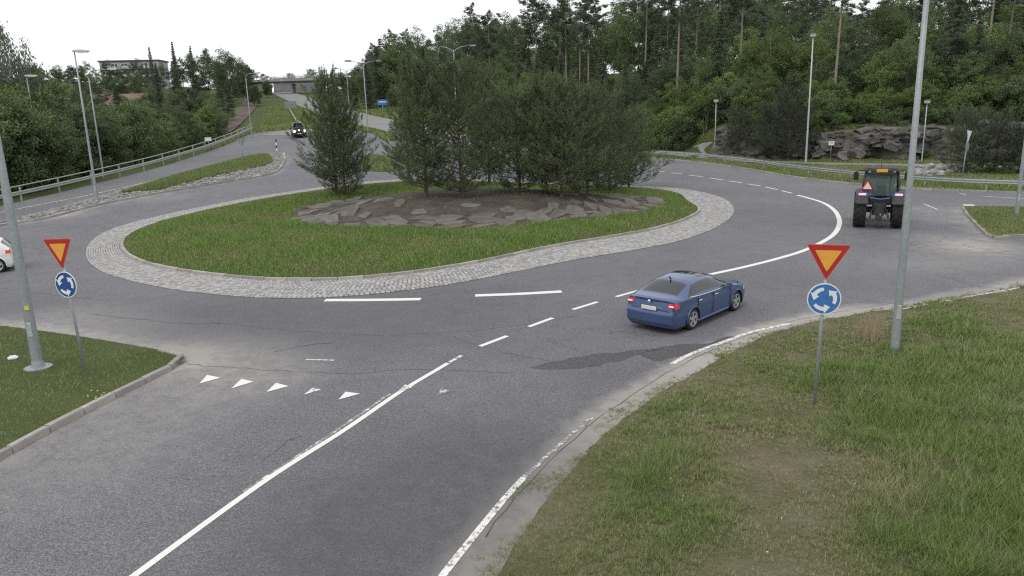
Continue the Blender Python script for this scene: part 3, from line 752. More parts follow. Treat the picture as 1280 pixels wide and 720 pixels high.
# ------------------------------------------------------------------ street furniture
def proj(p):
    q = np.array(p, float) - np.array([0, 0, CAM_H]); z = q @ _fw
    return 640 + FPX * (q @ _rt) / z, 360 - FPX * (q @ _up) / z
def top_z(x, y, py):
    """height at which a vertical line over (x, y) reaches image row py"""
    zs = np.linspace(-5, 40, 4501); q = np.c_[np.full(4501, x), np.full(4501, y), zs - CAM_H]
    v = 360 - FPX * (q @ _up) / (q @ _fw); return float(zs[np.argmin(np.abs(v - py))])
def lamp(base, ztop, style, label, rz=0.0, arm=1.6, r0=0.085, r1=0.045, mat='galv', flange=False, extras=()):
    t = thing('street_lamp', label, 'street lamp', base, rz, 'street lamps')
    h = ztop - base[2]
    b = MB(); b.tube([(0, 0, -0.3), (0, 0, h * 0.02), (0, 0, h * 0.45), (0, 0, h * 0.46), (0, 0, h)], [r0 * 1.0, r0, r0 * 0.8, r0 * 0.72, r1], 14); b.build('pole', M[mat], t, smooth=True)
    if flange: b = MB(); b.lathe([(0.0, 0.0), (r0 * 2.6, 0.0), (r0 * 2.6, 0.035), (r0 * 1.3, 0.05), (r0 * 1.05, 0.22)], 16); b.build('base_flange', M[mat], t)
    if r0 >= .1:
        q = MB(); q.box((0, -r0 * .93, 1.05), (r0 * .9, .03, .36)); q.build('access_hatch', M['galv_pale'], t, bevel=.008)
    def head(x, z, a, L=0.75, pale=False, tilt=0.06):
        q = MB(); s = math.copysign(1, a)
        prof = [(0, -.05), (0, .05), (.10, .10), (.35, .115), (.62, .09), (.75, .03), (.75, -.03)]
        q.prism([(x + s * u * L / .75, z + v + s * 0 + tilt * u) for u, v in prof], -0.15, 0.15, 'y'); q.build('lamp_housing', M['lamp_shell'] if pale else M['lamp_head'], t, bevel=0.03, seg=2)
        g = MB(); g.prism([(x + s * u * L / .75, z + v + tilt * u) for u, v in ((.16, -.035), (.70, -.028), (.66, -.10), (.22, -.105))], -0.125, 0.125, 'y'); g.build('diffuser', M['lamp_glass'], t, bevel=0.02, seg=2)
    if style == 'short':
        head(-0.12, h, 1, 1.15, True, -0.02)
    elif style == 'hook':
        b = MB(); b.tube([(0, 0, h - .02), (0.05, 0, h + .30), (0.25, 0, h + .52), (0.6, 0, h + .62), (arm, 0, h + .66)], [r1, r1, r1 * .9, r1 * .8, r1 * .75], 8); b.build('arm', M[mat], t, smooth=True)
        head(arm, h + .66, 1, 0.8, True)
    elif style == 'double':
        for s in (-1, 1):
            b = MB(); b.tube([(0, 0, h - .35), (s * .25, 0, h + .02), (s * .7, 0, h + .22), (s * arm, 0, h + .36)], [r1 * .95, r1 * .9, r1 * .8, r1 * .7], 8); b.build('arm', M[mat], t, smooth=True)
            head(s * arm, h + .36, s, 0.95, False, 0.05)
    elif style == 'post_top':
        q = MB(); q.lathe([(0, .20), (.20, .19), (.30, .10), (.31, .06), (0, .06)], 16, (0, 0, h)); q.build('lamp_housing', M['lamp_head'], t)
        q = MB(); q.lathe([(0.28, .06), (.27, -.05), (.20, -.15), (.06, -.18)], 16, (0, 0, h)); q.build('diffuser', M['lamp_glass'], t, smooth=True)
    return t
def lamp_px(bx, by, ty, style, label, dz=0.0, **k):
    b = P(bx, by, dz); return lamp(b, top_z(b[0], b[1], ty), style, label, **k)
l1 = lamp_px(48, 460, -75, 'hook', 'thick galvanised lamp post on the left verge, leaving the frame at the left', dz=.16, rz=0.2, r0=0.125, r1=0.06, flange=True)
b = MB(); b.box((.03, -.122, 1.62), (.10, .012, .11)); b.build('number_tag', M['reflex_yellow'], l1)
lamp_px(122, 253, 64, 'short', 'tall lamp post with a flat head standing in the stones of the left island', rz=0.1, r0=0.10)
b = P(130, 224); b = AT(130, 224, b[1]); lamp(b, top_z(b[0], b[1], 97), 'hook', 'lamp post with a curved arm behind the left road rail', rz=0.1, arm=1.7)
lamp((-46.0, 76, H1(-46, 76)), top_z(-46, 76, 95), 'short', 'lamp pole rising out of the dark trees at the far left', r0=.08)
b = P(315, 172); lamp(b, top_z(b[0], b[1], 98), 'hook', 'far lamp post with a curved arm beside the slip road', rz=0.1, arm=1.3, r0=.09)
def lamp_at(px, y, topy, label, arm=2.0, style='double', **k):
    x = (px - 640) / FPX * y; x = AT(px, topy, y)[0]; return lamp((x, y, H1(x, y)), top_z(x, y, topy), style, label, arm=arm, **k)
lamp_at(567, 82, 62, 'double-armed street lamp above the middle island pines', 1.45, rz=-0.05)
lamp_at(454, 98, 80, 'double-armed street lamp right of the leftmost island pine', 1.35, rz=0.1)
lamp_at(433, 132, 88, 'farthest double-armed street lamp just above the leftmost pine', 1.3, rz=0.1)
lamp_px(893, 196, 126, 'post_top', 'short post-top path lamp right of the island trees', r0=.06, r1=.04, mat='galv_pale')
lamp_px(1007, 206, 44, 'post_top', 'tall post-top lamp left of the tractor in front of the rock', r0=.10, r1=.055, mat='galv_pale')
lamp_px(1152, 203, 127, 'post_top', 'short post-top path lamp in front of the rock face, right of the tractor', r0=.06, r1=.04, mat='galv_pale')
lamp_px(1118, 440, -40, 'hook', 'thick galvanised lamp post in the right verge, crossing the frame top', dz=.10, rz=-0.3, r0=0.105, r1=0.055)
lamp_px(1270, 272, -30, 'hook', 'lamp post on the right traffic island at the frame edge', rz=-0.3, r0=0.10, r1=0.055, mat='galv')
lp = lamp((60.5, 92, H1(60.5, 92)), top_z(60.5, 92, 6), 'post_top', 'lamp on a wooden pole among the trees at the top right', r0=.13, r1=.09, mat='wood')

W_PROF = [(-.02, .16), (.05, .11), (.05, .06), (-.02, .0), (.05, -.06), (.05, -.11), (-.02, -.16)]
def beam(line, z, name, parent, mat, flip=1):
    line = np.asarray(line); t = np.gradient(line, axis=0); t /= np.linalg.norm(t, axis=1)[:, None]; nr = np.c_[-t[:, 1], t[:, 0]] * flip
    zz = hgt(line[:, 0], line[:, 1]) + z; n = len(line); prof = W_PROF + [(a - .012, b) for a, b in W_PROF[::-1]]; m = len(prof)
    V = np.vstack([np.c_[line + nr * a, zz + b] for a, b in prof]); F = []
    for j in range(m):
        k = (j + 1) % m
        for i in range(n - 1): F.append((j * n + i, j * n + i + 1, k * n + i + 1, k * n + i))
    return link(name, fast_mesh(name, V, np.array(F)), mat, parent)
def posts(line, step, hgt_top, parent, mat, w=.10):
    s = np.r_[0, np.cumsum(np.linalg.norm(np.diff(line, axis=0), axis=1))]; b = MB(); b.box((0, 0, hgt_top / 2 - .2), (w, w * .6, hgt_top + .4)); me = b.mesh('post'); me.materials.append(mat)
    for u in np.arange(step / 2, s[-1], step):
        x, y = np.interp(u, s, line[:, 0]), np.interp(u, s, line[:, 1])
        o = bpy.data.objects.new('post', me); COL.objects.link(o); o.parent = parent; o.location = (x, y, H1(x, y)); o.rotation_euler = (0, 0, random.uniform(-.1, .1))
gr = thing('guard_rail', 'long steel guard rail behind the ring road on the right', 'guard rail')
GR = smooth_line(P2((815, 195.5), (870, 199.5), (930, 206.5), (1000, 217), (1060, 224), (1130, 231), (1200, 236), (1290, 240), (1400, 247)), 1.0)
beam(GR, 0.62, 'rail', gr, M['rail'], 1); posts(GR + np.array([0, .1]), 4.0, .75, gr, M['rail_old'])
LR = LRAIL + np.array([1.0, 0]); LR = smooth_line(LR[1:7], 1.5); LR = LR[(LR[:, 1] > 38) & (LR[:, 1] < 122)]
gl = thing('road_railing', 'double steel railing with posts along the left road', 'railing')
beam(LR, 0.58, 'rail', gl, M['rail_old'], -1); posts(LR + np.array([-.09, 0]), 4.2, 1.12, gl, M['rail_old'], .12)
b = MB(); b.tube([(x, y, H1(x, y) + 1.12) for x, y in LR], .05, 8); b.build('top_rail', M['rail_old'], gl, smooth=True)
LR2 = smooth_line([(-33.0, 126), (-35.5, 132), (-41, 150), (-50, 180)], 2)
g2 = thing('guard_rail', 'pale distant guard rail on the grassy slope above the off-roader', 'guard rail'); beam(LR2, 0.6, 'rail', g2, M['rail'], 1); posts(LR2, 6, .7, g2, M['rail_old'])

def tri_poly(w, h, r=0.0):
    return [(-w / 2, h / 2), (0, -h / 2), (w / 2, h / 2)]
def rounded(poly, r, n=4):
    out = []; m = len(poly)
    for i in range(m):
        p0, p1, p2 = (Vector(poly[(i + k) % m]) for k in (-1, 0, 1)); a = p1 + (p0 - p1).normalized() * r; c = p1 + (p2 - p1).normalized() * r
        for k in range(n + 1):
            t = k / n; out.append(tuple((1 - t) ** 2 * a + 2 * t * (1 - t) * p1 + t * t * c))
    return out
def circ(r, n=36, c=(0, 0)): return [(c[0] + r * math.cos(2 * PI * k / n), c[1] + r * math.sin(2 * PI * k / n)) for k in range(n)]
def arrow_poly(a0, a1, R0=0.205, w=0.085, hw=0.095, hl=0.62):
    pts = []; n = 8
    for k in range(n + 1): a = a0 + (a1 - a0) * k / n; ww = w * (0.75 + 0.25 * k / n); pts.append(((R0 + ww / 2) * math.cos(a), (R0 + ww / 2) * math.sin(a)))
    pts.append(((R0 + hw) * math.cos(a1), (R0 + hw) * math.sin(a1))); pts.append(((R0 - .005) * math.cos(a1 + hl), (R0 - .005) * math.sin(a1 + hl))); pts.append(((R0 - hw) * math.cos(a1), (R0 - hw) * math.sin(a1)))
    for k in range(n, -1, -1): a = a0 + (a1 - a0) * k / n; ww = w * (0.75 + 0.25 * k / n); pts.append(((R0 - ww / 2) * math.cos(a), (R0 - ww / 2) * math.sin(a)))
    return pts
def give_way(base, rz, ztri, zc, k, label, lean=(0, 0), blue='sign_blue', tw=0.86):
    t = thing('give_way_sign', label, 'road sign', base, rz, 'give-way and roundabout signs')
    t.rotation_euler = (lean[0], lean[1], rz)
    tz, cz = ztri - base[2], zc - base[2]
    b = MB(); b.tube([(0, .045, -.4), (0, .045, tz + .30 * k)], .032, 12); b.build('post', M['galv'], t, smooth=True)
    th = tw * .86
    tp = lambda s: [(x * s, z * s + tz + (1 - s) * 0.10 * th) for x, z in rounded(tri_poly(tw, th), .05)]
    pl = MB(); pl.prism(tp(1.0), -.004, .008, 'y'); plate = pl.build('triangle_plate', M['sign_edge'], t)
    for s, y, m, nm in ((.95, -.007, 'sign_red', 'red_border'), (.60, -.010, 'sign_yellow', 'yellow_field')):
        q = MB(); q.prism(tp(s), y, y + .003, 'y'); q.build(nm, M[m], plate)
    r = .325 * k
    pl = MB(); pl.prism([(x, z + cz) for x, z in circ(r)], -.004, .008, 'y'); plate = pl.build('round_plate', M['sign_white'], t)
    q = MB(); q.prism([(x, z + cz) for x, z in circ(r * .93)], -.007, -.004, 'y'); q.build('blue_field', M[blue], plate)
    for a in (R(95), R(215), R(335)):
        q = MB(); q.prism([(x * k, z * k + cz) for x, z in arrow_poly(a, a + R(58))], -.010, -.007, 'y'); q.build('arrow', M['sign_white'], plate)
    for zc_, wc_ in ((tz + .12, .14), (cz - .1, .12)):
        c = MB(); c.box((0, .03, zc_), (wc_, .05, .04)); c.build('clamp', M['galv'], t)
b = P(1018, 507, .10); give_way(b, R(-13), top_z(b[0], b[1], 328), top_z(b[0], b[1], 373.5), 1.0, 'yield triangle over roundabout arrows on the right foreground verge', (0, R(1.2)), tw=.84)
b = P(105, 467, .16); give_way(b, R(-17), top_z(b[0], b[1], 317.5), top_z(b[0], b[1], 356), 1.0, 'yield triangle over roundabout arrows on the left verge, turned partly away', (0, R(-2.5)), 'sign_blue_d', tw=.86)
# far signs
def small_sign(base, rz, label, plates, h, post=.03, mat='galv', cat='road sign'):
    t = thing('road_sign', label, cat, base, rz)
    b = MB(); b.tube([(0, .04, -.4), (0, .04, h)], post, 10); b.build('post', M[mat], t, smooth=True)
    for (poly, y0, y1, m, nm) in plates:
        q = MB(); q.prism(poly, y0, y1, 'y'); q.build(nm, M[m], t)
    return t
def rect(w, h, cx, cz): return [(cx - w / 2, cz - h / 2), (cx + w / 2, cz - h / 2), (cx + w / 2, cz + h / 2), (cx - w / 2, cz + h / 2)]
b = P(1038, 200); z = top_z(b[0], b[1], 179) - b[2]
small_sign(b, R(-20), 'small white panel sign in the grass before the rock face', [(rect(.55, .42, 0, z), -.02, 0, 'sign_white', 'plate'), (rect(.30, .10, 0, z + .05), -.025, -.02, 'sign_back', 'marking')], z + .2)
b = P(1203, 224); z = top_z(b[0], b[1], 165) - b[2]
t = small_sign(b, R(62), 'sign seen edge-on on a leaning post behind the right guard rail', [([(x, q + z - .3) for x, q in rounded(tri_poly(.95, .82), .05)], -.02, 0, 'sign_white', 'plate'), (circ(.36, 24, (0, z - 1.1)), -.02, 0, 'sign_back', 'lower_plate')], z + .1, .045); t.rotation_euler = (0, R(6), R(40))
b = P(304, 201); z = top_z(b[0], b[1], 178) - b[2]
small_sign(b, R(170), 'yield triangle seen from behind on the left island', [([(x, q + z - .05) for x, q in rounded(tri_poly(1.1, .95), .05)], -.02, 0, 'sign_back', 'plate')], z + .3, .04)
b = P(262, 190); z = top_z(b[0], b[1], 174) - b[2]
small_sign(b, R(10), 'small pale green panel at the foot of the left woods', [(rect(.8, .5, 0, z), -.02, 0, 'sign_green', 'plate'), (rect(.7, .4, 0, z), -.025, -.02, 'sign_white', 'field')], z + .2)
b = P(346.5, 193); z = top_z(b[0], b[1], 174) - b[2]
t = thing('marker_post', 'black and white banded marker post at the tip of the left island', 'marker post', b)
for i in range(5):
    q = MB(); q.lathe([(.0, z * i / 5), (.07, z * i / 5), (.07, z * (i + 1) / 5), (0, z * (i + 1) / 5)], 10); q.build('band', M['sign_white' if i % 2 else 'black'], t)
b = AT(478, 128, 150); gz = H1(b[0], b[1])
small_sign((b[0], b[1], gz), 0.1, 'blue direction sign beside the climbing road', [(rect(1.9, 1.0, 0, b[2] - gz), -.02, .02, 'sign_blue', 'plate'), (rect(1.3, .16, 0, b[2] - gz + .1), -.03, -.02, 'sign_white', 'lettering_band')], b[2] - gz + .6, .06)
b = AT(479, 104, 190); gz = H1(b[0], b[1])
small_sign((b[0], b[1], gz), 0.1, 'grey sign panel seen from behind against the far trees', [(rect(1.7, 2.8, 0, b[2] - gz), -.03, .03, 'sign_back', 'plate'), (rect(.08, 2.8, -.5, b[2] - gz), -.06, -.03, 'galv', 'stiffener'), (rect(.08, 2.8, .5, b[2] - gz), -.06, -.03, 'galv', 'stiffener')], b[2] - gz + 1.2, .08)
b = AT(363, 131, 175); gz = H1(b[0], b[1])
small_sign((b[0], b[1], gz), 0.15, 'broad grey sign panel on the grass slope below the bridge', [(rect(2.6, 1.5, 0, b[2] - gz), -.03, .03, 'sign_back', 'plate'), (rect(2.4, .12, 0, b[2] - gz + .2), -.05, -.03, 'galv', 'stiffener')], b[2] - gz + .6, .07)

# ------------------------------------------------------------------ bridge and buildings
BY = 310.0
def bx(px): return (px - 640) / FPX * BY
bl = AT(327, 103, BY); br = AT(500, 99, BY); dz = top_z(bx(380), BY, 100.5)
tb = thing('overpass_bridge', 'concrete overpass with a railing crossing the climbing road', 'bridge', (bx(400), BY, H1(bx(400), BY)))
o0 = np.array(tb.location); x0, x1 = bx(318) - o0[0], bx(520) - o0[0]; zd = dz - o0[2]
b = MB(); b.box(((x0 + x1) / 2, 0, zd), (x1 - x0, 9, .9)); b.build('deck', M['concrete'], tb, bevel=.05)
b = MB(); b.box(((x0 + x1) / 2, 0, zd - .7), (x1 - x0, 6, .5)); b.build('girder', M['concrete'], tb)
b = MB(); b.box(((x0 + x1) / 2, -4.3, zd + 1.6), (x1 - x0, .12, .12)); b.box(((x0 + x1) / 2, -4.3, zd + 1.1), (x1 - x0, .06, .25)); b.build('parapet_rail', M['rail_old'], tb)
pm = MB(); pm.box((0, 0, 0), (.14, .14, 1.1)); pme = pm.mesh('rail_post'); pme.materials.append(M['rail'])
for i in range(19):
    o = bpy.data.objects.new('rail_post', pme); COL.objects.link(o); o.parent = tb; o.location = (x0 + (x1 - x0) * (i + .5) / 19, -4.42, zd + 1.08)
for px in (354, 383, 412, 445):
    x = bx(px) - o0[0]; g = H1(bx(px), BY) - o0[2]; b = MB(); b.box((x, 0, (zd - 1.3 + g) / 2), (.9, 5, zd - 1.3 - g)); b.build('pier', M['concrete'], tb)
for px, w in ((328, 14), (474, 18)):
    x = bx(px) - o0[0]; b = MB(); b.box((x, 1, (zd - .6) / 2 - 2), (w, 8, zd + 3.4)); b.build('abutment', M['concrete'], tb)
b = MB(); b.box((bx(372) - o0[0], 24, 3.6), (22, .6, 7)); b.build('retaining_wall', M['concrete_dark'], tb)

def block(base, rz, label, w, d, storeys, bays, wall, roofm, sh=2.9, balc=True, pitched=False):
    t = thing('apartment_block' if not pitched else 'house', label, 'building', base, rz)
    h = storeys * sh; b = MB(); b.box((0, 0, h / 2 - 3), (w, d, h + 6)); b.build('wall', M[wall], t)
    if pitched:
        b = MB(); b.prism([(-d / 2 - .5, h), (d / 2 + .5, h), (0, h + d * .32)], -w / 2 - .5, w / 2 + .5, 'x'); b.build('roof', M[roofm], t)
    else:
        b = MB(); b.box((0, 0, h + .25), (w + .8, d + .8, .5)); b.build('roof', M[roofm], t)
    for s in range(storeys):
        for k in range(bays):
            x = -w / 2 + w * (k + .5) / bays; z = s * sh + 1.55; ww = w / bays * .62
            q = MB(); q.box((x, -d / 2 - .02, z), (ww, .12, 1.5)); f = q.build('window', M['sign_white'], t)
            for dx in (-.25, .25):
                q = MB(); q.box((x + dx * ww, -d / 2 - .09, z), (ww * .42, .03, 1.3)); q.build('pane', M['glass'], f)
            if balc and k % 2 == 0:
                q = MB(); q.box((x + w / bays * .5, -d / 2 - .8, s * sh + .15), (w / bays * 1.5, 1.5, .18)); q.build('balcony', M['concrete'], t)
                q = MB(); q.box((x + w / bays * .5, -d / 2 - 1.5, s * sh + .7), (w / bays * 1.5, .1, 1.0)); q.build('balcony_front', M['wall_white'], t)
    return t
b = AT(171, 103, 300); block((b[0], b[1], b[2] - 1.4), 0.12, 'white apartment block with balconies on the left skyline', 21, 11, 3, 6, 'wall_grey', 'roof_dark')
b = AT(150, 141, 165); block((b[0], b[1], b[2] - 1), 0.15, 'house with a red roof half hidden by the left trees', 9.5, 7, 1, 4, 'wall_white', 'roof_red', 2.6, False, True)
b = AT(91, 139, 160); block((b[0], b[1], b[2] - 1), 0.1, 'low white house showing between the left trees', 5.0, 6, 1, 2, 'wall_white', 'roof_dark', 2.6, False, True)
b = AT(1034, 78, 128); block((b[0], b[1], b[2] - 1.0), -0.3, 'pale house high on the hill behind the right woods', 4.6, 5, 2, 2, 'wall_white', 'roof_dark', 2.3, False, True)

# ------------------------------------------------------------------ vehicles
def wheel(parent, c, r, w, rim_r, side, spokes=5, rim='rim'):
    """axis along y (car local), side = +1 outer face to +y"""
    t = MB(); prof = [(rim_r, -w / 2 + .015), (r - .03, -w / 2), (r - .008, -w / 2 + .02), (r, -w / 2 + .05), (r, w / 2 - .05), (r - .008, w / 2 - .02), (r - .03, w / 2), (rim_r, w / 2 - .015)]
    t.lathe(prof, 28, c, 'y', closed=True); ty = t.build('tyre', M['rubber'], parent, smooth=True)
    q = MB(); f = side * w / 2
    q.lathe([(rim_r + .004, f * .96), (rim_r + .004, f * .55), (rim_r - .03, f * .5), (rim_r - .03, f * .9)], 28, c, 'y', closed=True)
    q.lathe([(0, f * .88), (.06, f * .88), (.07, f * .6), (0, f * .6)], 14, c, 'y')
    for k in range(spokes):
        a = 2 * PI * k / spokes + .3; pts = []
        for rr, ww in ((.05, .035), (rim_r - .01, .05)):
            for s in (-1, 1): pts.append((rr * math.cos(a) - s * ww * math.sin(a), rr * math.sin(a) + s * ww * math.cos(a)))
        pol = [pts[0], pts[1], pts[3], pts[2]]; q.prism(pol, f * .70, f * .86, 'y', c)
    q.build('rim', M[rim], ty)
    d = MB(); d.lathe([(0, f * .45), (rim_r - .02, f * .45)], 20, c, 'y'); d.build('brake_disc', M['black'], ty)

def car(name, label, loc, heading, S):
    t = thing(name, label, 'car', loc, heading)
    L, hw0 = S['L'], S['W'] / 2
    NS, NL, NU = 170, 20, 40
    xs = np.linspace(0, 1, NS); xx = xs * L                      # 0 = front
    ip = lambda key, v: np.interp(v, [a for a, _ in S[key]], [b for _, b in S[key]])
    def sm(key):
        v = ip(key, xx); k = np.hanning(S.get('sm', 11)); k /= k.sum(); n = len(k) // 2
        return np.convolve(np.r_[[v[0]] * n, v, [v[-1]] * n], k, 'valid')
    zt, zb, hw = sm('top'), sm('belt'), sm('plan') * hw0
    zb = np.minimum(zb, zt - 0.012)
    zs = S['sill']; nexp = sm('nexp') if 'nexp' in S else np.full(NS, 3.2)
    rows = []
    for i in range(NS):
        pts = []
        for u in np.linspace(0, 1, NL, endpoint=False):
            z = zs + (zb[i] - zs) * u
            y = hw[i] * (0.955 + 0.045 * math.sin(min(1, u * 1.25) * PI * .5) - 0.03 * max(0, u - .75) / .25)
            if u < .12: y -= .03 * (1 - u / .12)
            if .50 < u < .60: y -= .006                             # crease line
            pts.append((y, z, 0))
        yb = hw[i] * .97
        for tt in np.linspace(0, 1, NU):
            th = tt * PI / 2; n = nexp[i]
            cy, sz = max(math.cos(th), 0) ** (2 / n), max(math.sin(th), 0) ** (2 / n)
            z = zb[i] + (zt[i] - zb[i]) * sz; y = yb * cy * (1 - S['tumble'] * max(0, z - zb[i]) / .5)
            pts.append((y, z, tt))
        rows.append(pts)
    A = np.array(rows); ny = A.shape[1]
    xf = np.interp(A[:, :, 1], [a for a, _ in S['front']], [b for _, b in S['front']]); xr = np.interp(A[:, :, 1], [a for a, _ in S['rear']], [b for _, b in S['rear']])
    wf = np.clip(1 - xx / .9, 0, 1)[:, None] ** 2; wr = np.clip(1 - (L - xx) / .9, 0, 1)[:, None] ** 2
    bow = (1 - (A[:, :, 0] / hw0) ** 2)
    Xc = xx[:, None] + wf * (xf + .10 * (1 - bow) * 0 - .10 * bow + .10) - wr * (L - xr + .0) + wr * (.07 * bow - .07)
    V = []; idx = np.zeros((NS, ny, 2), int)
    for i in range(NS):
        for j in range(ny):
            for s in (0, 1):
                idx[i, j, s] = len(V); V.append((-(Xc[i, j] - L / 2), (A[i, j, 0]) * (1 if s == 0 else -1), A[i, j, 1]))
    # local frame: +x forward, +y left
    parts = {}
    def put(k, f): parts.setdefault(k, []).append(f)
    for i in range(NS - 1):
        for j in range(ny - 1):
            x = (Xc[i, j] + Xc[i + 1, j] + Xc[i, j + 1] + Xc[i + 1, j + 1]) / 4; z = (A[i, j, 1] + A[i + 1, j, 1] + A[i, j + 1, 1] + A[i + 1, j + 1, 1]) / 4
            y = (A[i, j, 0] + A[i + 1, j + 1, 0]) / 2; tt = (A[i, j, 2] + A[i, j + 1, 2]) / 2
            arch = any((x - wx) ** 2 + (z - S['wr']) ** 2 < S['ar'] ** 2 for wx in S['wheels']) and j < NL + 1
            if arch: continue
            k = S['zone'](x, y, z, tt, j >= NL)
            for s in (0, 1):
                q = (idx[i, j, s], idx[i + 1, j, s], idx[i + 1, j + 1, s], idx[i, j + 1, s])
                put((k, s) if k in ('side_window', 'rear_quarter_window', 'tail_light', 'head_light') else (k, 0), q if s == 0 else q[::-1])
    # end caps
    for i, rev in ((0, False), (NS - 1, True)):
        prev = None; NC = 16
        for j in range(ny):
            row = []
            for k in range(NC + 1):
                u = -1 + 2 * k / NC
                if k == 0: row.append(idx[i, j, 1])
                elif k == NC: row.append(idx[i, j, 0])
                else:
                    y = A[i, j, 0] * u; bw = 1 - (y / hw0) ** 2; be = 1 - (A[i, j, 0] / hw0) ** 2
                    x = Xc[i, j] + (.07 * (bw - be) if i else -.10 * (bw - be)); row.append(len(V)); V.append((-(x - L / 2), y, A[i, j, 1]))
            if prev is not None:
                for k in range(NC):
                    y = A[i, j, 0] * (-1 + 2 * (k + .5) / NC); z = (A[i, j, 1] + A[i, j - 1, 1]) / 2
                    kk = S['cap'](i > 0, abs(y), z); s = 0 if y > 0 else 1
                    f = (prev[k], prev[k + 1], row[k + 1], row[k]); put((kk, s) if kk in ('tail_light', 'head_light') else (kk, 0), f if rev else f[::-1])
            prev = row
    V = np.array(V)
    mats = S['mats']
    for (k, s), fs in parts.items():
        F = np.array(fs); u, inv = np.unique(F, return_inverse=True); vv = V[u].copy()
        o = link(k, fast_mesh(k, vv, inv.reshape(F.shape)), M[mats.get(k, S['paint'])], t, smooth=True)
    # underbody, its box hung low to deepen the shadow beneath, and wheel wells
    b = MB(); b.box((0, 0, zs + .06), (L - .5, S['W'] - .30, .26)); b.box((0, 0, (zs + S['belt'][2][1]) / 2), (L - .8, S['W'] - .5, S['belt'][2][1] - zs - .1)); b.build('underbody', M['underbody'], t)
    for wx in S['wheels']:
        for s in (1, -1):
            x = L / 2 - wx; wy = hw0 - S['ww'] / 2 - .035
            wheel(t, (x, s * wy, S['wr']), S['wr'], S['ww'], S['rim'], s, S.get('spokes', 5))
            lip = MB(); pts = []
            for a in np.linspace(-.15, PI + .15, 22): pts.append((x + (S['ar'] + .0) * math.cos(a), s * (hw0 * .985 - .012), S['wr'] + S['ar'] * math.sin(a)))
            lip.tube(pts, .026, 6); lip.build('wheel_arch', M[S.get('lip', S['paint'])], t, smooth=True)
            wl = MB(); pr = []
            for a in np.linspace(-.2, PI + .2, 16): pr.append((S['ar'] * 1.0 * math.cos(a) + x, S['ar'] * 1.0 * math.sin(a) + S['wr']))
            nv = len(pr); vs = [(a, s * (hw0 - .03), c) for a, c in pr] + [(a, s * (hw0 - .34), c) for a, c in pr]
            wl.add(vs, [(i, i + 1, nv + i + 1, nv + i) for i in range(nv - 1)] + [tuple(range(nv, 2 * nv))]); wl.build('wheel_well', M['underbody'], t)
    return t

def yside(S, x, z):  # rough body half-width for stuck-on details
    return S['W'] / 2 * .985
# blue liftback saloon
def zone_sedan(x, y, z, t, upper):
    if not upper:
        if x > 4.36 and .81 < z < .925: return 'tail_light'
        if x < .42 and .62 < z < .76 and y > .5: return 'head_light'
        return 'body'
    if t < .44 and t > .045 and 1.42 < x < 3.86 and z > .945 and z < 1.36:
        if x > 3.42 and z > 1.30 - (x - 3.42) * .55: return 'body'
        return 'side_window'
    if t > .50:
        if 1.36 < x < 2.02: return 'windscreen'
        if 3.50 < x < 4.13 and t > .54: return 'rear_window'
        if 2.12 < x < 2.80 and t > .60: return 'sunroof'
    return 'body'
def cap_sedan(rear, y, z):
    if rear:
        if y > .58 and .81 < z < .925: return 'tail_light'
        if z < .34: return 'lower_bumper'
        return 'body'
    if y > .52 and .62 < z < .76: return 'head_light'
    if y < .5 and .35 < z < .72: return 'grille'
    return 'body'
OCT = dict(L=4.66, W=1.82, sill=.20, tumble=.20, wr=.325, ww=.215, rim=.225, ar=.372, wheels=(.90, 3.585), paint='car_blue',
    top=[(0, .72), (.12, .78), (.4, .86), (1.0, .965), (1.30, 1.0), (2.05, 1.375), (2.4, 1.45), (2.9, 1.46), (3.35, 1.415), (3.6, 1.345), (4.14, 1.11), (4.28, 1.085), (4.55, 1.065), (4.66, 1.02)],
    belt=[(0, .64), (.4, .76), (1.2, .90), (2.5, .935), (3.6, .965), (4.3, .975), (4.66, .93)],
    plan=[(0, .80), (.12, .88), (.4, .955), (.9, .99), (2.3, 1.0), (3.6, .99), (4.2, .965), (4.5, .93), (4.66, .87)],
    nexp=[(0, 2.6), (1.0, 2.6), (1.6, 3.0), (2.4, 3.4), (3.3, 3.2), (4.1, 2.8), (4.66, 3.0)],
    front=[(.2, .10), (.35, .0), (.6, .0), (.75, .08), (.9, .2)], rear=[(.2, 4.56), (.35, 4.66), (.62, 4.66), (.70, 4.60), (.95, 4.55), (1.05, 4.60)],
    zone=zone_sedan, cap=cap_sedan, mats=dict(side_window='glass', rear_window='glass', windscreen='glass', sunroof='glass', tail_light='red_lamp', head_light='clear_lamp', grille='black', lower_bumper='car_blue'))
pr_, pf_ = P(863.5, 412.5), P(920, 387.5); d = pf_[:2] - pr_[:2]; hd = math.atan2(d[1], d[0]); c = (pr_[:2] + pf_[:2]) / 2
left = np.array([-math.sin(hd), math.cos(hd)]); c = c + left * .80 + np.array([math.cos(hd), math.sin(hd)]) * -(4.66 / 2 - (.90 + 3.585) / 2) 
print('CAR', c, math.degrees(hd), np.linalg.norm(d))
cb = car('car', 'blue liftback saloon driving round the roundabout', (c[0], c[1], 0.004 + H1(*c)), hd, OCT)
cb.scale = (.965, .965, .965)
def det(name, mat, bev=0.0, par=None, **boxes):
    pass
q = MB(); q.box((-2.315, 0, .765), (.03, .50, .115)); q.build('number_plate', M['plate'], cb, bevel=.006)
q = MB(); q.lathe([(0, -.02), (.045, -.02), (.05, 0), (.045, .02), (0, .02)], 16, (-2.30, 0, .955), 'x'); q.build('emblem', M['chrome'], cb, smooth=True)
q = MB(); q.box((-2.285, -.36, .80), (.02, .20, .025)); q.build('badge_lettering', M['chrome'], cb)
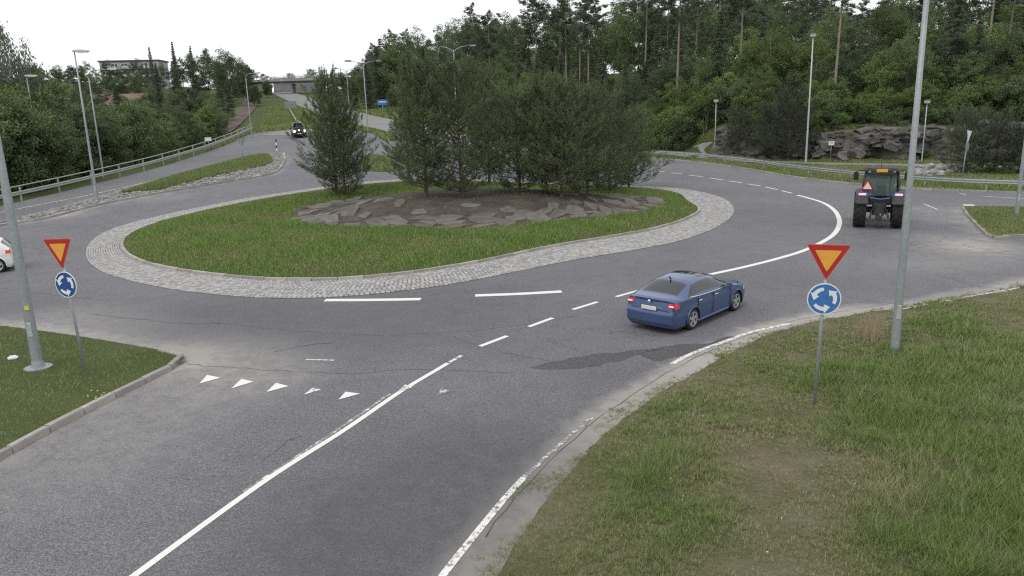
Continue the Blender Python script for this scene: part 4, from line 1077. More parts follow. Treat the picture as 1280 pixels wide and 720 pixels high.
for s in (1, -1):
    q = MB(); q.box((-2.235, s * .70, .868), (.05, .15, .04)); q.build('lit_lamp', M['red_lamp_hot'], cb, bevel=.012)
    q = MB(); q.tube([(.80, s * .868, .965), (.2, s * .885, .958), (-.5, s * .883, .968), (-1.05, s * .873, .99), (-1.45, s * .852, 1.02)], .013, 6); q.build('window_trim', M['chrome'], cb, smooth=True)
    for x in (.02, -.95): q = MB(); q.box((x, s * .912, .845), (.19, .03, .03)); q.build('door_handle', M['chrome'], cb, bevel=.008)
    q = MB(); q.box((.72, s * .98, 1.0), (.16, .18, .13), 0, .85); q.build('mirror', M['car_blue'], cb, bevel=.03, seg=2)
    for x, z0, z1 in ((.93, .30, .93), (-.16, .30, .93), (-1.06, .62, .95)):
        q = MB(); q.box((x, s * .904, (z0 + z1) / 2), (.010, .014, z1 - z0)); q.build('door_seam', M['underbody'], cb)
    q = MB(); q.box((-.1, s * .885, .235), (1.9, .05, .07)); q.build('sill', M['car_blue'], cb, bevel=.015)
q = MB(); q.box((-2.26, 0, .715), (.012, 1.28, .012)); q.build('boot_seam', M['underbody'], cb)
q = MB(); q.tube([(-1.12, 0, 1.40), (-1.22, 0, 1.48)], .022, 6); q.build('antenna', M['black'], cb)

# white hatchback leaving at the left
def zone_hatch(x, y, z, t, upper):
    if not upper:
        if x > 3.75 and .78 < z < 1.0: return 'tail_light'
        return 'body'
    if .04 < t < .46 and 1.25 < x < 3.55 and z > .97 and z < 1.38: return 'side_window'
    if t > .5:
        if 1.15 < x < 1.85: return 'windscreen'
        if x > 3.62 and z < 1.40: return 'rear_window'
    return 'body'
def cap_hatch(rear, y, z):
    if rear:
        if y > .6 and .8 < z < 1.05: return 'tail_light'
        if y < .55 and 1.02 < z < 1.3: return 'rear_window'
        return 'body'
    return 'grille' if y < .5 and .4 < z < .65 else 'body'
HAT = dict(OCT, L=4.0, W=1.76, wr=.315, wheels=(.82, 3.36), paint='car_white', top=[(0, .72), (.3, .86), (.95, 1.0), (1.15, 1.03), (1.85, 1.42), (2.3, 1.49), (3.1, 1.47), (3.6, 1.40), (3.86, 1.18), (4.0, 1.0)], belt=[(0, .64), (.4, .78), (1.2, .93), (2.5, .96), (3.5, 1.0), (4.0, .93)],
    plan=[(0, .8), (.3, .95), (.9, 1), (3.2, 1), (3.7, .96), (4.0, .86)], nexp=[(0, 2.6), (1.5, 3), (3.4, 3.3), (4.0, 2.8)], rear=[(.2, 3.92), (.35, 4.0), (.6, 4.0), (.7, 3.96), (1.0, 3.93), (1.4, 3.86)], zone=zone_hatch, cap=cap_hatch, mats=dict(side_window='glass', rear_window='glass', windscreen='glass', tail_light='red_lamp', grille='black'))
b = P(-2, 341); hd = R(205); fw = np.array([math.cos(hd), math.sin(hd)]); lf = np.array([-math.sin(hd), math.cos(hd)])
c = b[:2] + fw * (3.36 - 2.0) - lf * .78
cw = car('car', 'white hatchback leaving the frame at the left edge', (c[0], c[1], H1(*c) + .004), hd, HAT)
# dark off-roader coming down the slip road
def zone_suv(x, y, z, t, upper):
    if not upper:
        return 'body'
    if .05 < t < .5 and 1.6 < x < 4.2 and 1.08 < z < 1.62: return 'side_window'
    if t > .5 and 1.45 < x < 2.0: return 'windscreen'
    return 'body'
def cap_suv(rear, y, z):
    if not rear:
        if y < .45 and .62 < z < .95: return 'grille'
        if z < .5: return 'grille'
    return 'body'
SUV = dict(OCT, L=4.5, W=1.95, sill=.34, tumble=.13, wr=.39, ww=.25, rim=.23, ar=.44, wheels=(.88, 3.6), paint='car_dark', sm=7, top=[(0, 1.0), (.1, 1.06), (.5, 1.12), (1.35, 1.17), (1.5, 1.2), (2.0, 1.72), (2.3, 1.84), (4.2, 1.83), (4.5, 1.72)], belt=[(0, .9), (.5, 1.02), (1.4, 1.08), (4.5, 1.10)], plan=[(0, .9), (.3, .97), (.9, 1), (4.2, 1), (4.5, .95)], nexp=[(0, 3.2), (4.5, 4.2)],
    front=[(.3, .05), (.5, 0), (.8, 0), (1.1, .06)], rear=[(.3, 4.45), (.6, 4.5), (1.6, 4.42)], zone=zone_suv, cap=cap_suv, mats=dict(side_window='glass', rear_window='glass', windscreen='glass', grille='black'))
b = P(368.5, 173); sv = car('off_road_car', 'dark boxy off-roader with lit headlamps coming down the slip road', (b[0], b[1] + 2.2, H1(b[0], b[1] + 2.2)), R(-72), SUV)
sv.rotation_euler = (0, R(2.5), R(-72))
for y, z, r in ((.66, .92, .17), (-.66, .92, .17), (0, 1.06, .10)):
    q = MB(); q.lathe([(0, .05), (r * .6, .045), (r, .0), (r, -.08)], 16, (2.24, y, z), 'x'); q.build('headlamp' if y else 'spot_lamp', M['head_lamp'], sv, smooth=True)
q = MB(); q.box((2.30, 0, .58), (.16, 1.8, .22)); q.build('front_bumper', M['black'], sv, bevel=.03)
q = MB(); q.box((2.39, 0, .60), (.02, .5, .11)); q.build('number_plate', M['plate'], sv)
q = MB(); q.box((-.4, 0, 1.90), (2.0, 1.5, .05)); q.build('roof_rack', M['black'], sv)
for s in (1, -1): q = MB(); q.box((.7, s * 1.08, 1.2), (.12, .2, .22)); q.build('mirror', M['black'], sv, bevel=.03)

# tractor, seen from behind (local: +x right, +y forward)
b = P(1098, 284); ang = -math.atan2(b[0], b[1]) + R(1.5)
tr = thing('tractor', 'dark blue farm tractor with a slow-vehicle triangle, seen from behind', 'tractor', (b[0], b[1] + .1, H1(b[0], b[1])), ang)
def big_wheel(x, y, r, w, rim_r, n=18):
    q = MB(); s = 1 if x > 0 else -1
    q.lathe([(rim_r, -w / 2 + .04), (r * .82, -w / 2), (r - .07, -w / 2 + .03), (r - .04, -w / 2 + .10), (r - .035, 0), (r - .04, w / 2 - .10), (r - .07, w / 2 - .03), (r * .82, w / 2), (rim_r, w / 2 - .04)], 32, (x, y, r), 'x', closed=True)
    ty = q.build('tyre', M['rubber'], tr, smooth=True)
    lug = MB()
    for side in (-1, 1):
        for k in range(n):
            a0 = 2 * PI * (k + (.25 if side > 0 else -.25)) / n
            p = []
            for u, da in ((.02, .0), (.50, -.26)):
                for ww in (-.035, .035):
                    for rr in (r - .075, r):
                        a = a0 + da + ww / r * 1.2; xx = x + side * u * w; p.append((xx, y + rr * math.sin(a), r + rr * math.cos(a)))
            lug.add(p, [(0, 1, 3, 2), (4, 6, 7, 5), (0, 4, 5, 1), (2, 3, 7, 6), (1, 5, 7, 3), (0, 2, 6, 4)])
    lug.build('tread_lugs', M['rubber'], ty)
    q = MB(); q.lathe([(rim_r + .01, s * w * .38), (rim_r - .05, s * w * .2), (.2, s * w * .12), (.16, s * w * .3), (0, s * w * .3)], 24, (x, y, r), 'x')
    q.lathe([(rim_r + .01, -s * w * .42), (rim_r - .05, -s * w * .1), (0, -s * w * .1)], 24, (x, y, r), 'x'); q.build('rim', M['tractor_grey'], ty, smooth=True)
for s in (-1, 1):
    big_wheel(s * .86, 0, .87, .58, .5); big_wheel(s * .85, 2.55, .62, .44, .33, 16)
    # fender: grey skirt over the tyre, blue top
    f = MB(); pr = [(1.02 * math.sin(a), .87 + 1.02 * math.cos(a)) for a in np.linspace(-1.15, 1.2, 14)]; pr2 = [(.97 * math.sin(a), .87 + .97 * math.cos(a)) for a in np.linspace(1.2, -1.15, 14)]
    f.prism([(yy, zz) for yy, zz in pr + pr2], s * .52, s * 1.10, 'x'); f.build('fender', M['tractor_grey'], tr, bevel=.02)
    f = MB(); f.box((s * .80, -.80, 1.40), (.58, .36, .34), 0, .94); f.build('fender_skirt', M['tractor_grey'], tr, bevel=.05, seg=2)
    f = MB(); f.box((s * .78, -.56, 1.70), (.62, .58, .26), 0, .86); f.build('fender_top', M['tractor_blue'], tr, bevel=.06, seg=2)
    f = MB(); f.box((s * .80, -.845, 1.71), (.34, .05, .11)); f.build('tail_light', M['red_lamp_hot'], tr, bevel=.02)
    # mirrors
    f = MB(); f.tube([(s * .74, .75, 2.72), (s * 1.0, .68, 2.76), (s * 1.16, .62, 2.70)], .025, 6); f.build('mirror_arm', M['black'], tr)
    f = MB(); f.box((s * 1.15, .60, 2.47), (.24, .10, .42)); f.build('mirror', M['black'], tr, bevel=.04, seg=2)
    # cab pillars
    f = MB(); f.tube([(s * .70, -.52, 1.55), (s * .80, -.42, 2.15), (s * .72, -.30, 2.74)], .05, 6); f.build('rear_pillar', M['black'], tr, smooth=True)
    f = MB(); f.tube([(s * .62, 1.2, 1.3), (s * .78, 1.1, 2.0), (s * .70, .98, 2.74)], .045, 6); f.build('front_pillar', M['black'], tr, smooth=True)
    f = MB(); f.box((s * .78, .45, 1.45), (.06, 1.3, .7)); f.build('cab_side', M['black'], tr, bevel=.02)
    f = MB(); f.lathe([(0, -.02), (.06, 0), (.06, .05), (0, .05)], 12, (s * .55, -.47, 2.80), 'y'); f.build('work_lamp', M['clear_lamp'], tr)
    f = MB(); f.tube([(s * .33, -.55, .95), (s * .40, -1.05, .62)], [.05, .05], 8); f.build('lift_arm', M['tractor_dark'], tr, smooth=True)
q = MB(); q.box((0, .35, 2.85), (1.56, 1.75, .17), 0, .93); q.build('roof', M['tractor_dark'], tr, bevel=.05, seg=2)
q = MB(); q.box((0, -.50, 2.83), (.50, .06, .15)); q.build('roof_sign', M['orange'], tr, bevel=.01)
q = MB(); q.box((0, -.47, 2.66), (1.3, .05, .10)); q.build('rear_header', M['black'], tr)
tg_ = NT('cab_glass'); tg_.b.inputs['Transmission Weight'].default_value = 0.75; M['cab_glass'] = tg_.done((0.22, 0.28, 0.26), 0.05, 0, 0.6); tg_.b.inputs['IOR'].default_value = 1.1
def quad(name, pts, mat): 
    q = MB(); q.add(pts, [(0, 1, 2, 3)]); return q.build(name, M[mat], tr)
quad('rear_window', [(-.68, -.50, 1.62), (.68, -.50, 1.62), (.70, -.31, 2.66), (-.70, -.31, 2.66)], 'cab_glass')
quad('windscreen', [(-.62, 1.18, 1.5), (.62, 1.18, 1.5), (.68, .98, 2.72), (-.68, .98, 2.72)], 'cab_glass')
for s in (-1, 1): quad('side_window', [(s * .79, -.42, 1.75), (s * .79, 1.12, 1.75), (s * .72, .98, 2.72), (s * .72, -.30, 2.72)], 'cab_glass')
q = MB(); q.box((.05, .30, 1.75), (.46, .14, .62), 0, .8); q.box((.05, .48, 1.50), (.48, .48, .16)); q.build('seat', M['black'], tr, bevel=.05, seg=2)
q = MB(); q.lathe([(.17, -.015), (.19, 0), (.17, .015), (.155, 0)], 20, (.0, .82, 1.98), 'y', closed=True); q.build('steering_wheel', M['black'], tr)
q = MB(); q.box((0, .35, 1.30), (1.5, 1.5, .30)); q.build('cab_floor', M['tractor_dark'], tr, bevel=.04)
q = MB(); q.tube([(-.66, -.54, 1.60), (-.40, -.60, 1.50), (0, -.63, 1.45), (.40, -.60, 1.50), (.66, -.54, 1.60)], .05, 8); q.build('rear_sill', M['tractor_blue'], tr, smooth=True)
q = MB(); q.box((0, .1, .95), (.62, 1.3, .62)); q.box((0, -.62, .95), (.42, .30, .55)); q.box((0, -.80, .55), (.30, .25, .22)); q.lathe([(0, -.9), (.10, -.9), (.10, -.7)], 12, (0, 0, .72), 'y'); q.box((.18, -.75, 1.15), (.10, .12, .3)); q.box((-.18, -.75, 1.15), (.10, .12, .3)); q.build('rear_axle_housing', M['tractor_dark'], tr, bevel=.03)
q = MB(); q.lathe([(.15, -.62), (.15, .62)], 14, (0, 0, .87), 'x'); q.build('rear_axle', M['tractor_dark'], tr)
for x in (-.22, .06, .24): q = MB(); q.box((x, -.90, .74), (.05, .05, .09)); q.build('coupler', M['chrome' if x > 0 else 'reflector'], tr)
q = MB(); q.box((0, 2.1, 1.30), (.78, 1.75, .62), 0, .9); q.build('hood', M['tractor_blue'], tr, bevel=.08, seg=2)
q = MB(); q.box((0, 2.2, .80), (.46, 2.0, .45)); q.box((0, 2.55, .6), (1.3, .2, .18)); q.build('front_axle', M['tractor_dark'], tr)
q = MB(); q.tube([(.46, 1.35, 1.2), (.46, 1.35, 2.5)], .05, 10); q.build('exhaust', M['tractor_dark'], tr)
q = MB(); q.prism([(-.60 + x, 2.10 + z) for x, z in ((-.20, -.16), (.20, -.16), (0, .20))], -.56, -.545, 'y'); pl = q.build('slow_vehicle_triangle', M['smv'], tr)
q = MB(); q.prism([(-.60 + x, 2.105 + z) for x, z in rounded(((-.30, -.23), (.30, -.23), (0, .31)), .07)], -.544, -.53, 'y'); q.build('triangle_border', M['reflector'], pl)
q = MB(); q.tube([(-.05, -.3, 2.9), (-.05, -.3, 3.6)], .01, 6); q.build('antenna', M['black'], tr)

# ------------------------------------------------------------------ rock face
r_line = FOOT[(FOOT[:, 0] > 20) & (FOOT[:, 0] < 110)]
rl = smooth_line(r_line, 0.30); n = len(rl); t = np.gradient(rl, axis=0); t /= np.linalg.norm(t, axis=1)[:, None]; inw = np.c_[-t[:, 1], t[:, 0]]
K = 26; rows = []
rn = np.random.default_rng(3)
def lump(u, v, s, seed):
    q = np.random.default_rng(seed); o = np.zeros_like(u)
    for k in range(6):
        a = q.uniform(0, 2 * PI); f = s * q.uniform(.6, 1.8); o += np.sin(u * math.cos(a) * f + v * math.sin(a) * f * 1.6 + q.uniform(0, 6))
    return o / 6
for k in range(K):
    v = k / (K - 1); u = np.arange(n) * .30
    hh = 3.2 + .9 * lump(u, 0 * u, .35, 5); z = v * hh
    ledge = np.floor((z + .5 * lump(u, z, .5, 8)) / .55 + u * .04) * .26
    back = 0.15 + ledge * .75 + .5 * np.round(3 * lump(u, z, .8, 9)) / 1.6 + .55 * np.round(3 * lump(u, z, 1.9, 10)) / 2 + .10 * rn.normal(0, .6, n)
    if k == K - 1: back = back + 3.5; z = z + .3
    q = rl + inw * back[:, None]
    base = hgt(rl[:, 0] , rl[:, 1]) - .2
    rows.append(np.c_[q, base + z + .06 * rn.normal(0, .6, n)])
V = np.vstack(rows); F = np.array([(j * n + i, j * n + i + 1, (j + 1) * n + i + 1, (j + 1) * n + i) for j in range(K - 1) for i in range(n - 1)])
rface = tag(link('rock_face', fast_mesh('rock_face', V, F), M['rock']), 'grey bedrock cutting below the right woods', kind='structure')
def rock_mesh(nm, seed, mat):
    bm = bmesh.new(); bmesh.ops.create_icosphere(bm, subdivisions=1, radius=.5); rr = random.Random(seed)
    for v in bm.verts: v.co *= rr.uniform(.65, 1.2); v.co.z *= .7
    me = bpy.data.meshes.new(nm); bm.to_mesh(me); bm.free(); me.materials.append(mat); return me
RB = []
for i in range(8):
    bm = bmesh.new(); bmesh.ops.create_cube(bm, size=1.0); rr = random.Random(400 + i)
    bmesh.ops.subdivide_edges(bm, edges=bm.edges[:], cuts=1)
    for v in bm.verts: v.co += Vector((rr.uniform(-.2, .2), rr.uniform(-.2, .2), rr.uniform(-.16, .16)))
    me = bpy.data.meshes.new('rock_block'); bm.to_mesh(me); bm.free(); me.materials.append(M['rock_block']); RB.append(me)
for i in range(150):
    k = random.randrange(2, n - 2); v_ = random.choice([random.uniform(.1, .7), random.uniform(.75, 1.0)]); p_ = rows[int(v_ * (K - 2))][k]
    o = bpy.data.objects.new('rock_block', RB[i % 8]); COL.objects.link(o); o.parent = rface; s = random.uniform(.45, 1.25)
    o.location = (p_[0] - inw[k][0] * .1, p_[1] - inw[k][1] * .1, p_[2] - .1); o.scale = (s * 1.3, s * .9, s * random.uniform(.4, .8)); o.rotation_euler = (random.uniform(-.3, .3), random.uniform(-.3, .3), random.uniform(0, 6.3))
def rock_field(name, label, pts, sizes, mat, parent=None):
    V = []; F = []; ms = [rock_mesh('_', i, mat) for i in range(6)]
    arr = [np.array([v.co[:] for v in m.vertices]) for m in ms]; fc = [np.array([p.vertices[:] for p in m.polygons]) for m in ms]; nb = 0
    for p, s in zip(pts, sizes):
        k = random.randrange(6); a = random.uniform(0, 6.3); c, d = math.cos(a), math.sin(a); v = arr[k] * s
        v = np.c_[v[:, 0] * c - v[:, 1] * d, v[:, 0] * d + v[:, 1] * c, v[:, 2]] + np.array(p); V.append(v); F.append(fc[k] + nb); nb += len(v)
    for m in ms: bpy.data.meshes.remove(m)
    return tag(link(name, fast_mesh(name, np.vstack(V), np.vstack(F)), mat, parent), label, kind='stuff')
pts = []
for i in range(230):
    px = random.uniform(1138, 1215); py = random.uniform(209, 221) if px < 1180 else random.uniform(210, 216); p = P(px, py); pts.append((p[0], p[1], p[2] + random.uniform(-.05, .3)))
rock_field('rubble', 'pale broken rubble between the guard rail and the footpath', pts, [random.uniform(.3, .75) for _ in pts], M['rubble'])
pts = []
for i in range(120):
    px = random.uniform(940, 1110); p = P(px, random.uniform(172, 196)); d_ = float(sdist(p[:1], p[1:2], FOOT)[0])
    pts.append((p[0], p[1], H1(p[0], p[1]) + random.uniform(-.1, .3)))
rock_field('boulders', 'loose grey boulders at the foot of the rock face', pts, [random.uniform(.3, 1.0) for _ in pts], M['rock'])
# stones on the long left island
pts = []; sz = []
n_try = 9000; x0, y0 = SPLIT_L.min(0); x1, y1 = SPLIT_L.max(0); qx, qy = RNG.uniform(x0, x1, n_try), RNG.uniform(y0, y1, n_try)
GRASS_SPL = np.array(P2((150, 246), (200, 240), (260, 227), (310, 217), (332, 211), (342, 204), (336, 197), (316, 198), (290, 203), (240, 216), (190, 231)))
m = inside(qx, qy, SPLIT_L) & ~inside(qx, qy, GRASS_SPL) & (pdist(qx, qy, SPLIT_L[::2], True) > .2); qx, qy = qx[m], qy[m]
zz = ZS(qx, qy); rock_field('island_stones', 'pale cobble stones strewn over the long left traffic island', list(zip(qx, qy, zz + .02)), list(RNG.uniform(.14, .42, len(qx))), M['gravel'], None)

# ------------------------------------------------------------------ trees
def leaf_quads(pos, size, up=0.4, rng=RNG, aspect=0.6, dirs=None):
    n = len(pos); d = rng.normal(size=(n, 3)) if dirs is None else dirs + rng.normal(0, .35, (n, 3))
    d /= np.linalg.norm(d, axis=1)[:, None] + 1e-9
    nr = rng.normal(size=(n, 3)); nr[:, 2] = np.abs(nr[:, 2]) + up; s = np.cross(d, nr); s /= np.linalg.norm(s, axis=1)[:, None] + 1e-9
    size = np.broadcast_to(size, n)[:, None] * rng.uniform(.7, 1.3, (n, 1))
    a, b = d * size * .5, s * size * .5 * aspect
    V = np.stack([pos - a, pos + b, pos + a, pos - b], 1).reshape(-1, 3); F = np.arange(4 * n).reshape(n, 4); return V, F
def needle_tris(pos, dirs, length, width, rng):
    n = len(pos); d = dirs / (np.linalg.norm(dirs, axis=1)[:, None] + 1e-9); s = np.cross(d, rng.normal(size=(n, 3))); s /= np.linalg.norm(s, axis=1)[:, None] + 1e-9
    L = np.broadcast_to(length, n)[:, None] * rng.uniform(.75, 1.25, (n, 1))
    V = np.stack([pos - s * width / 2, pos + s * width / 2, pos + d * L], 1).reshape(-1, 3); return V, np.arange(3 * n).reshape(n, 3)
def proto(name, parts):
    return parts
def decid(seed, Ht, Rw, base=.12, nclump=70, per=95, leaf=.20, droop=0.0, stems=1, lean=.0):
    g = np.random.default_rng(seed); rr = random.Random(seed); cl = []
    while len(cl) < nclump:
        p = g.uniform(-1, 1, 3); r = np.linalg.norm(p)
        if r > 1 or r < .35 * g.uniform(): continue
        w = 1 - .35 * max(0, p[2]) ** 1.5; z = base * Ht + (p[2] + 1) / 2 * Ht * (1 - base)
        lob = 1 + .22 * math.sin(3 * math.atan2(p[1], p[0]) + seed) + .15 * math.sin(5 * p[2] + seed * 2)
        cl.append((p[0] * Rw * w * lob, p[1] * Rw * w * lob, z))
    cl = np.array(cl); cr = g.uniform(.32, .62, nclump) * Rw / 2.2 + .15
    k = np.repeat(np.arange(nclump), per); off = g.normal(size=(len(k), 3)); off /= np.linalg.norm(off, axis=1)[:, None]; off *= (g.uniform(0, 1, len(k)) ** .45)[:, None] * cr[k][:, None]; off[:, 2] *= .75
    pos = cl[k] + off
    if droop: pos[:, 2] -= droop * g.uniform(0, 1, len(k)) ** 2; 
    V, F = leaf_quads(pos, leaf, .5, g, .62, np.tile([0, 0, -1.0], (len(k), 1)) if droop else None)
    crown = fast_mesh('crown', V, F)
    b = MB()
    for s in range(stems):
        ox, oy = (0, 0) if stems == 1 else (rr.uniform(-.5, .5), rr.uniform(-.5, .5)); tp = (ox + rr.uniform(-.6, .6) * Rw * .4, oy + rr.uniform(-.6, .6) * Rw * .4, Ht * rr.uniform(.78, .92))
        pts = [(ox + (tp[0] - ox) * u + .08 * math.sin(5 * u + seed), oy + (tp[1] - oy) * u, -.3 + (tp[2] + .3) * u) for u in np.linspace(0, 1, 7)]
        r0 = max(.05, Ht * .012) / math.sqrt(stems); b.tube(pts, list(np.linspace(r0, r0 * .25, 7)), 7)
        for i in range(10 // stems + 2):
            c = cl[rr.randrange(nclump)]; u = min(.85, max(.15, (c[2] / Ht) * .7)); q = pts[int(u * 6)]
            b.tube([q, ((q[0] + c[0]) / 2, (q[1] + c[1]) / 2, (q[2] + c[2]) / 2 + .1), tuple(c)], [r0 * .4, r0 * .28, r0 * .1], 5)
    return crown, b.mesh('trunk')
def tall_pine(seed, Ht, crown_from=.55, Rw=2.2, nb=34):
    g = np.random.default_rng(seed); rr = random.Random(seed); b = MB(); bend = rr.uniform(-.4, .4)
    tr = [(bend * u * u, .3 * math.sin(2 * u + seed) * u, -.4 + (Ht + .4) * u) for u in np.linspace(0, 1, 9)]; r0 = .19 * Ht / 20
    b.tube(tr, list(np.linspace(r0, r0 * .2, 9)), 8); Vs = []; Ds = []
    for i in range(nb):
        u = crown_from + (1 - crown_from) * (i + rr.random()) / nb; z = u * Ht; a = rr.uniform(0, 2 * PI); sh = math.sin(PI * min(1, .12 + (u - crown_from) / (1 - crown_from) * .88)) ** .7; L = Rw * sh * rr.uniform(.55, 1.15) + .3
        c0 = np.array([bend * u * u, .3 * math.sin(2 * u + seed) * u, z]); tip = c0 + np.array([math.cos(a) * L, math.sin(a) * L, rr.uniform(-.1, .45) * L])
        b.tube([tuple(c0), tuple((c0 + tip) / 2 + np.array([0, 0, .1])), tuple(tip)], [.05, .035, .012], 5)
        for k in range(int(4 + L * 3)):
            w = rr.uniform(.35, 1.05); c = c0 + (tip - c0) * w + g.normal(0, .22, 3); m_ = 60; o = g.normal(0, 1, (m_, 3)); o /= np.linalg.norm(o, axis=1)[:, None]; o[:, 2] = np.abs(o[:, 2]) * .8
            Vs.append(c + o * g.uniform(.05, .42, (m_, 1))); Ds.append(o + np.array([0, 0, .35]))
    for i in range(7):
        u = rr.uniform(.25, crown_from); a = rr.uniform(0, 6.3); c0 = (bend * u * u, 0, u * Ht); b.tube([c0, (c0[0] + math.cos(a) * .7, math.sin(a) * .7, c0[2] - .1)], [.025, .008], 4)
    pos, dr = np.vstack(Vs), np.vstack(Ds); V, F = leaf_quads(pos, .24, .3, g, .22, dr); return fast_mesh('crown', V, F), b.mesh('trunk')
def spruce(seed, Ht, Rw, n=26):
    g = np.random.default_rng(seed); rr = random.Random(seed); b = MB(); b.tube([(0, 0, -.4), (0, 0, Ht * .5), (0, 0, Ht)], [Ht * .012, Ht * .008, .02], 7); Vs = []; Ds = []
    for i in range(n):
        u = .06 + .93 * i / n; z = u * Ht; L0 = Rw * (1 - u) ** .85 + .12
        for k in range(9):
            a = rr.uniform(0, 2 * PI); L = L0 * rr.uniform(.75, 1.15); m_ = int(30 + 30 * L); w = g.uniform(.1, 1, m_); sag = -.30 * L
            o = np.c_[math.cos(a) * L * w, math.sin(a) * L * w, z + sag * w + .12 * L * w * w] + g.normal(0, .10 + .06 * L, (m_, 3)) * np.array([1, 1, .6]); Vs.append(o); Ds.append(np.tile([math.cos(a) * .7, math.sin(a) * .7, -.45], (m_, 1)))
    V, F = leaf_quads(np.vstack(Vs), .26, .3, g, .30, np.vstack(Ds)); return fast_mesh('crown', V, F), b.mesh('trunk')
def young_pine(seed, Ht, Rw, dens=1.0, low=.07, pw=.62):
    """bushy young pine: whorls of rising branches, needle tufts, pale candles"""
    g = np.random.default_rng(seed); rr = random.Random(seed); b = MB(); bx_, by_ = rr.uniform(-.25, .25), rr.uniform(-.25, .25)
    ax = lambda u: np.array([bx_ * u * math.sin(3 * u), by_ * u, Ht * u])
    b.tube([tuple(ax(u) - np.array([0, 0, .4 * (1 - u)])) for u in np.linspace(0, 1, 8)], list(np.linspace(.13 * Ht / 8, .02, 8)), 8)
    tw = []; cand = []
    nw = int(Ht / .30)
    for w in range(nw):
        u = low + (0.985 - low) * (w + rr.uniform(0, .6)) / nw; prof = (1 - u) ** pw * min(1, .62 + (u - low) * 3.0); nb = rr.randint(5, 7); a0 = rr.uniform(0, 6.3)
        for k in range(nb):
            a = a0 + 2 * PI * k / nb + rr.uniform(-.35, .35); L = (Rw * prof + .22) * rr.choice([rr.uniform(.4, .8), rr.uniform(.7, 1.0), rr.uniform(.85, 1.22)]); rise = .18 + .75 * u + rr.uniform(-.15, .15)
            c0 = ax(u); dirn = np.array([math.cos(a), math.sin(a), 0]); pts = [c0 + dirn * L * s + np.array([0, 0, L * (rise * s * .55 + .35 * s * s * (.4 + u))]) for s in np.linspace(0, 1, 5)]
            b.tube([tuple(p) for p in pts[::2]], [.03 * L / Rw + .012, .02, .008], 4, False)
            nt_ = int((6 + L * 9) * dens)
            for q in range(nt_):
                s = rr.uniform(.22, 1.0) ** .8; i = min(3, int(s * 4)); p = pts[i] + (pts[i + 1] - pts[i]) * (s * 4 - i); side = np.array([-dirn[1], dirn[0], 0]) * rr.uniform(-1, 1) * .40 * L * (1.15 - s)
                p = p + side + np.array([0, 0, rr.uniform(-.10, .18)]); td = dirn * rr.uniform(.2, .9) + side * .9 + np.array([0, 0, rr.uniform(.35, 1.1)]); tw.append((p, td / np.linalg.norm(td), rr.uniform(.20, .36)))
            tw.append((pts[4], (dirn * .5 + np.array([0, 0, 1])) / 1.12, .36))
            if u > .35:
                for q in range(1 + int(2.5 * u)): tw.append((pts[4] + np.array([0, 0, .17 * q]) + dirn * .04 * q, (dirn * .12 + np.array([0, 0, 1])) / 1.01, .30))
            if rr.random() < .25 + .5 * u: cand.append((pts[4] + np.array([0, 0, .12]), np.array([dirn[0] * .25, dirn[1] * .25, 1]), rr.uniform(.14, .30)))
    for k in range(5): cand.append((ax(.99) + np.array([rr.uniform(-.2, .2), rr.uniform(-.2, .2), -.1]), np.array([rr.uniform(-.2, .2), rr.uniform(-.2, .2), 1]), rr.uniform(.25, .5)))
    P0 = np.array([t_[0] for t_ in tw]); D0 = np.array([t_[1] for t_ in tw]); L0 = np.array([t_[2] for t_ in tw]); m_ = 20; k = np.repeat(np.arange(len(tw)), m_)
    s = g.uniform(0, 1, len(k)); pos = P0[k] + D0[k] * (L0[k] * s)[:, None]; o = g.normal(size=(len(k), 3)); o -= D0[k] * (o * D0[k]).sum(1)[:, None]; o /= np.linalg.norm(o, axis=1)[:, None] + 1e-9
    V, F = needle_tris(pos, o * .8 + D0[k] * .75, .12, .023, g); crown = fast_mesh('crown', V, F)
    cb_ = MB()
    for p, d_, L in cand:
        d_ = d_ / np.linalg.norm(d_); cb_.tube([tuple(p), tuple(p + d_ * L)], [.020, .010], 4, False)
    return crown, b.mesh('trunk'), cb_.mesh('candles')

def plant_tree(pr, loc, rz, sc, mats, name, label, group=None, cat='tree', tilt=0.0, scz=None):
    t = thing(name, label, cat, loc, rz, group); t.scale = (sc, sc, scz or sc); t.rotation_euler = (tilt, 0, rz)
    for me, nm in zip(pr, ('crown', 'trunk', 'candles')):
        o = bpy.data.objects.new(nm, me); COL.objects.link(o); o.parent = t
        if nm == 'candles': o['kind'] = 'stuff'
    return t
def with_mat(pr, *mats):
    out = []
    for me, mt in zip(pr, mats):
        c = me.copy(); c.materials.clear(); c.materials.append(M[mt]); out.append(c)
    return tuple(out)

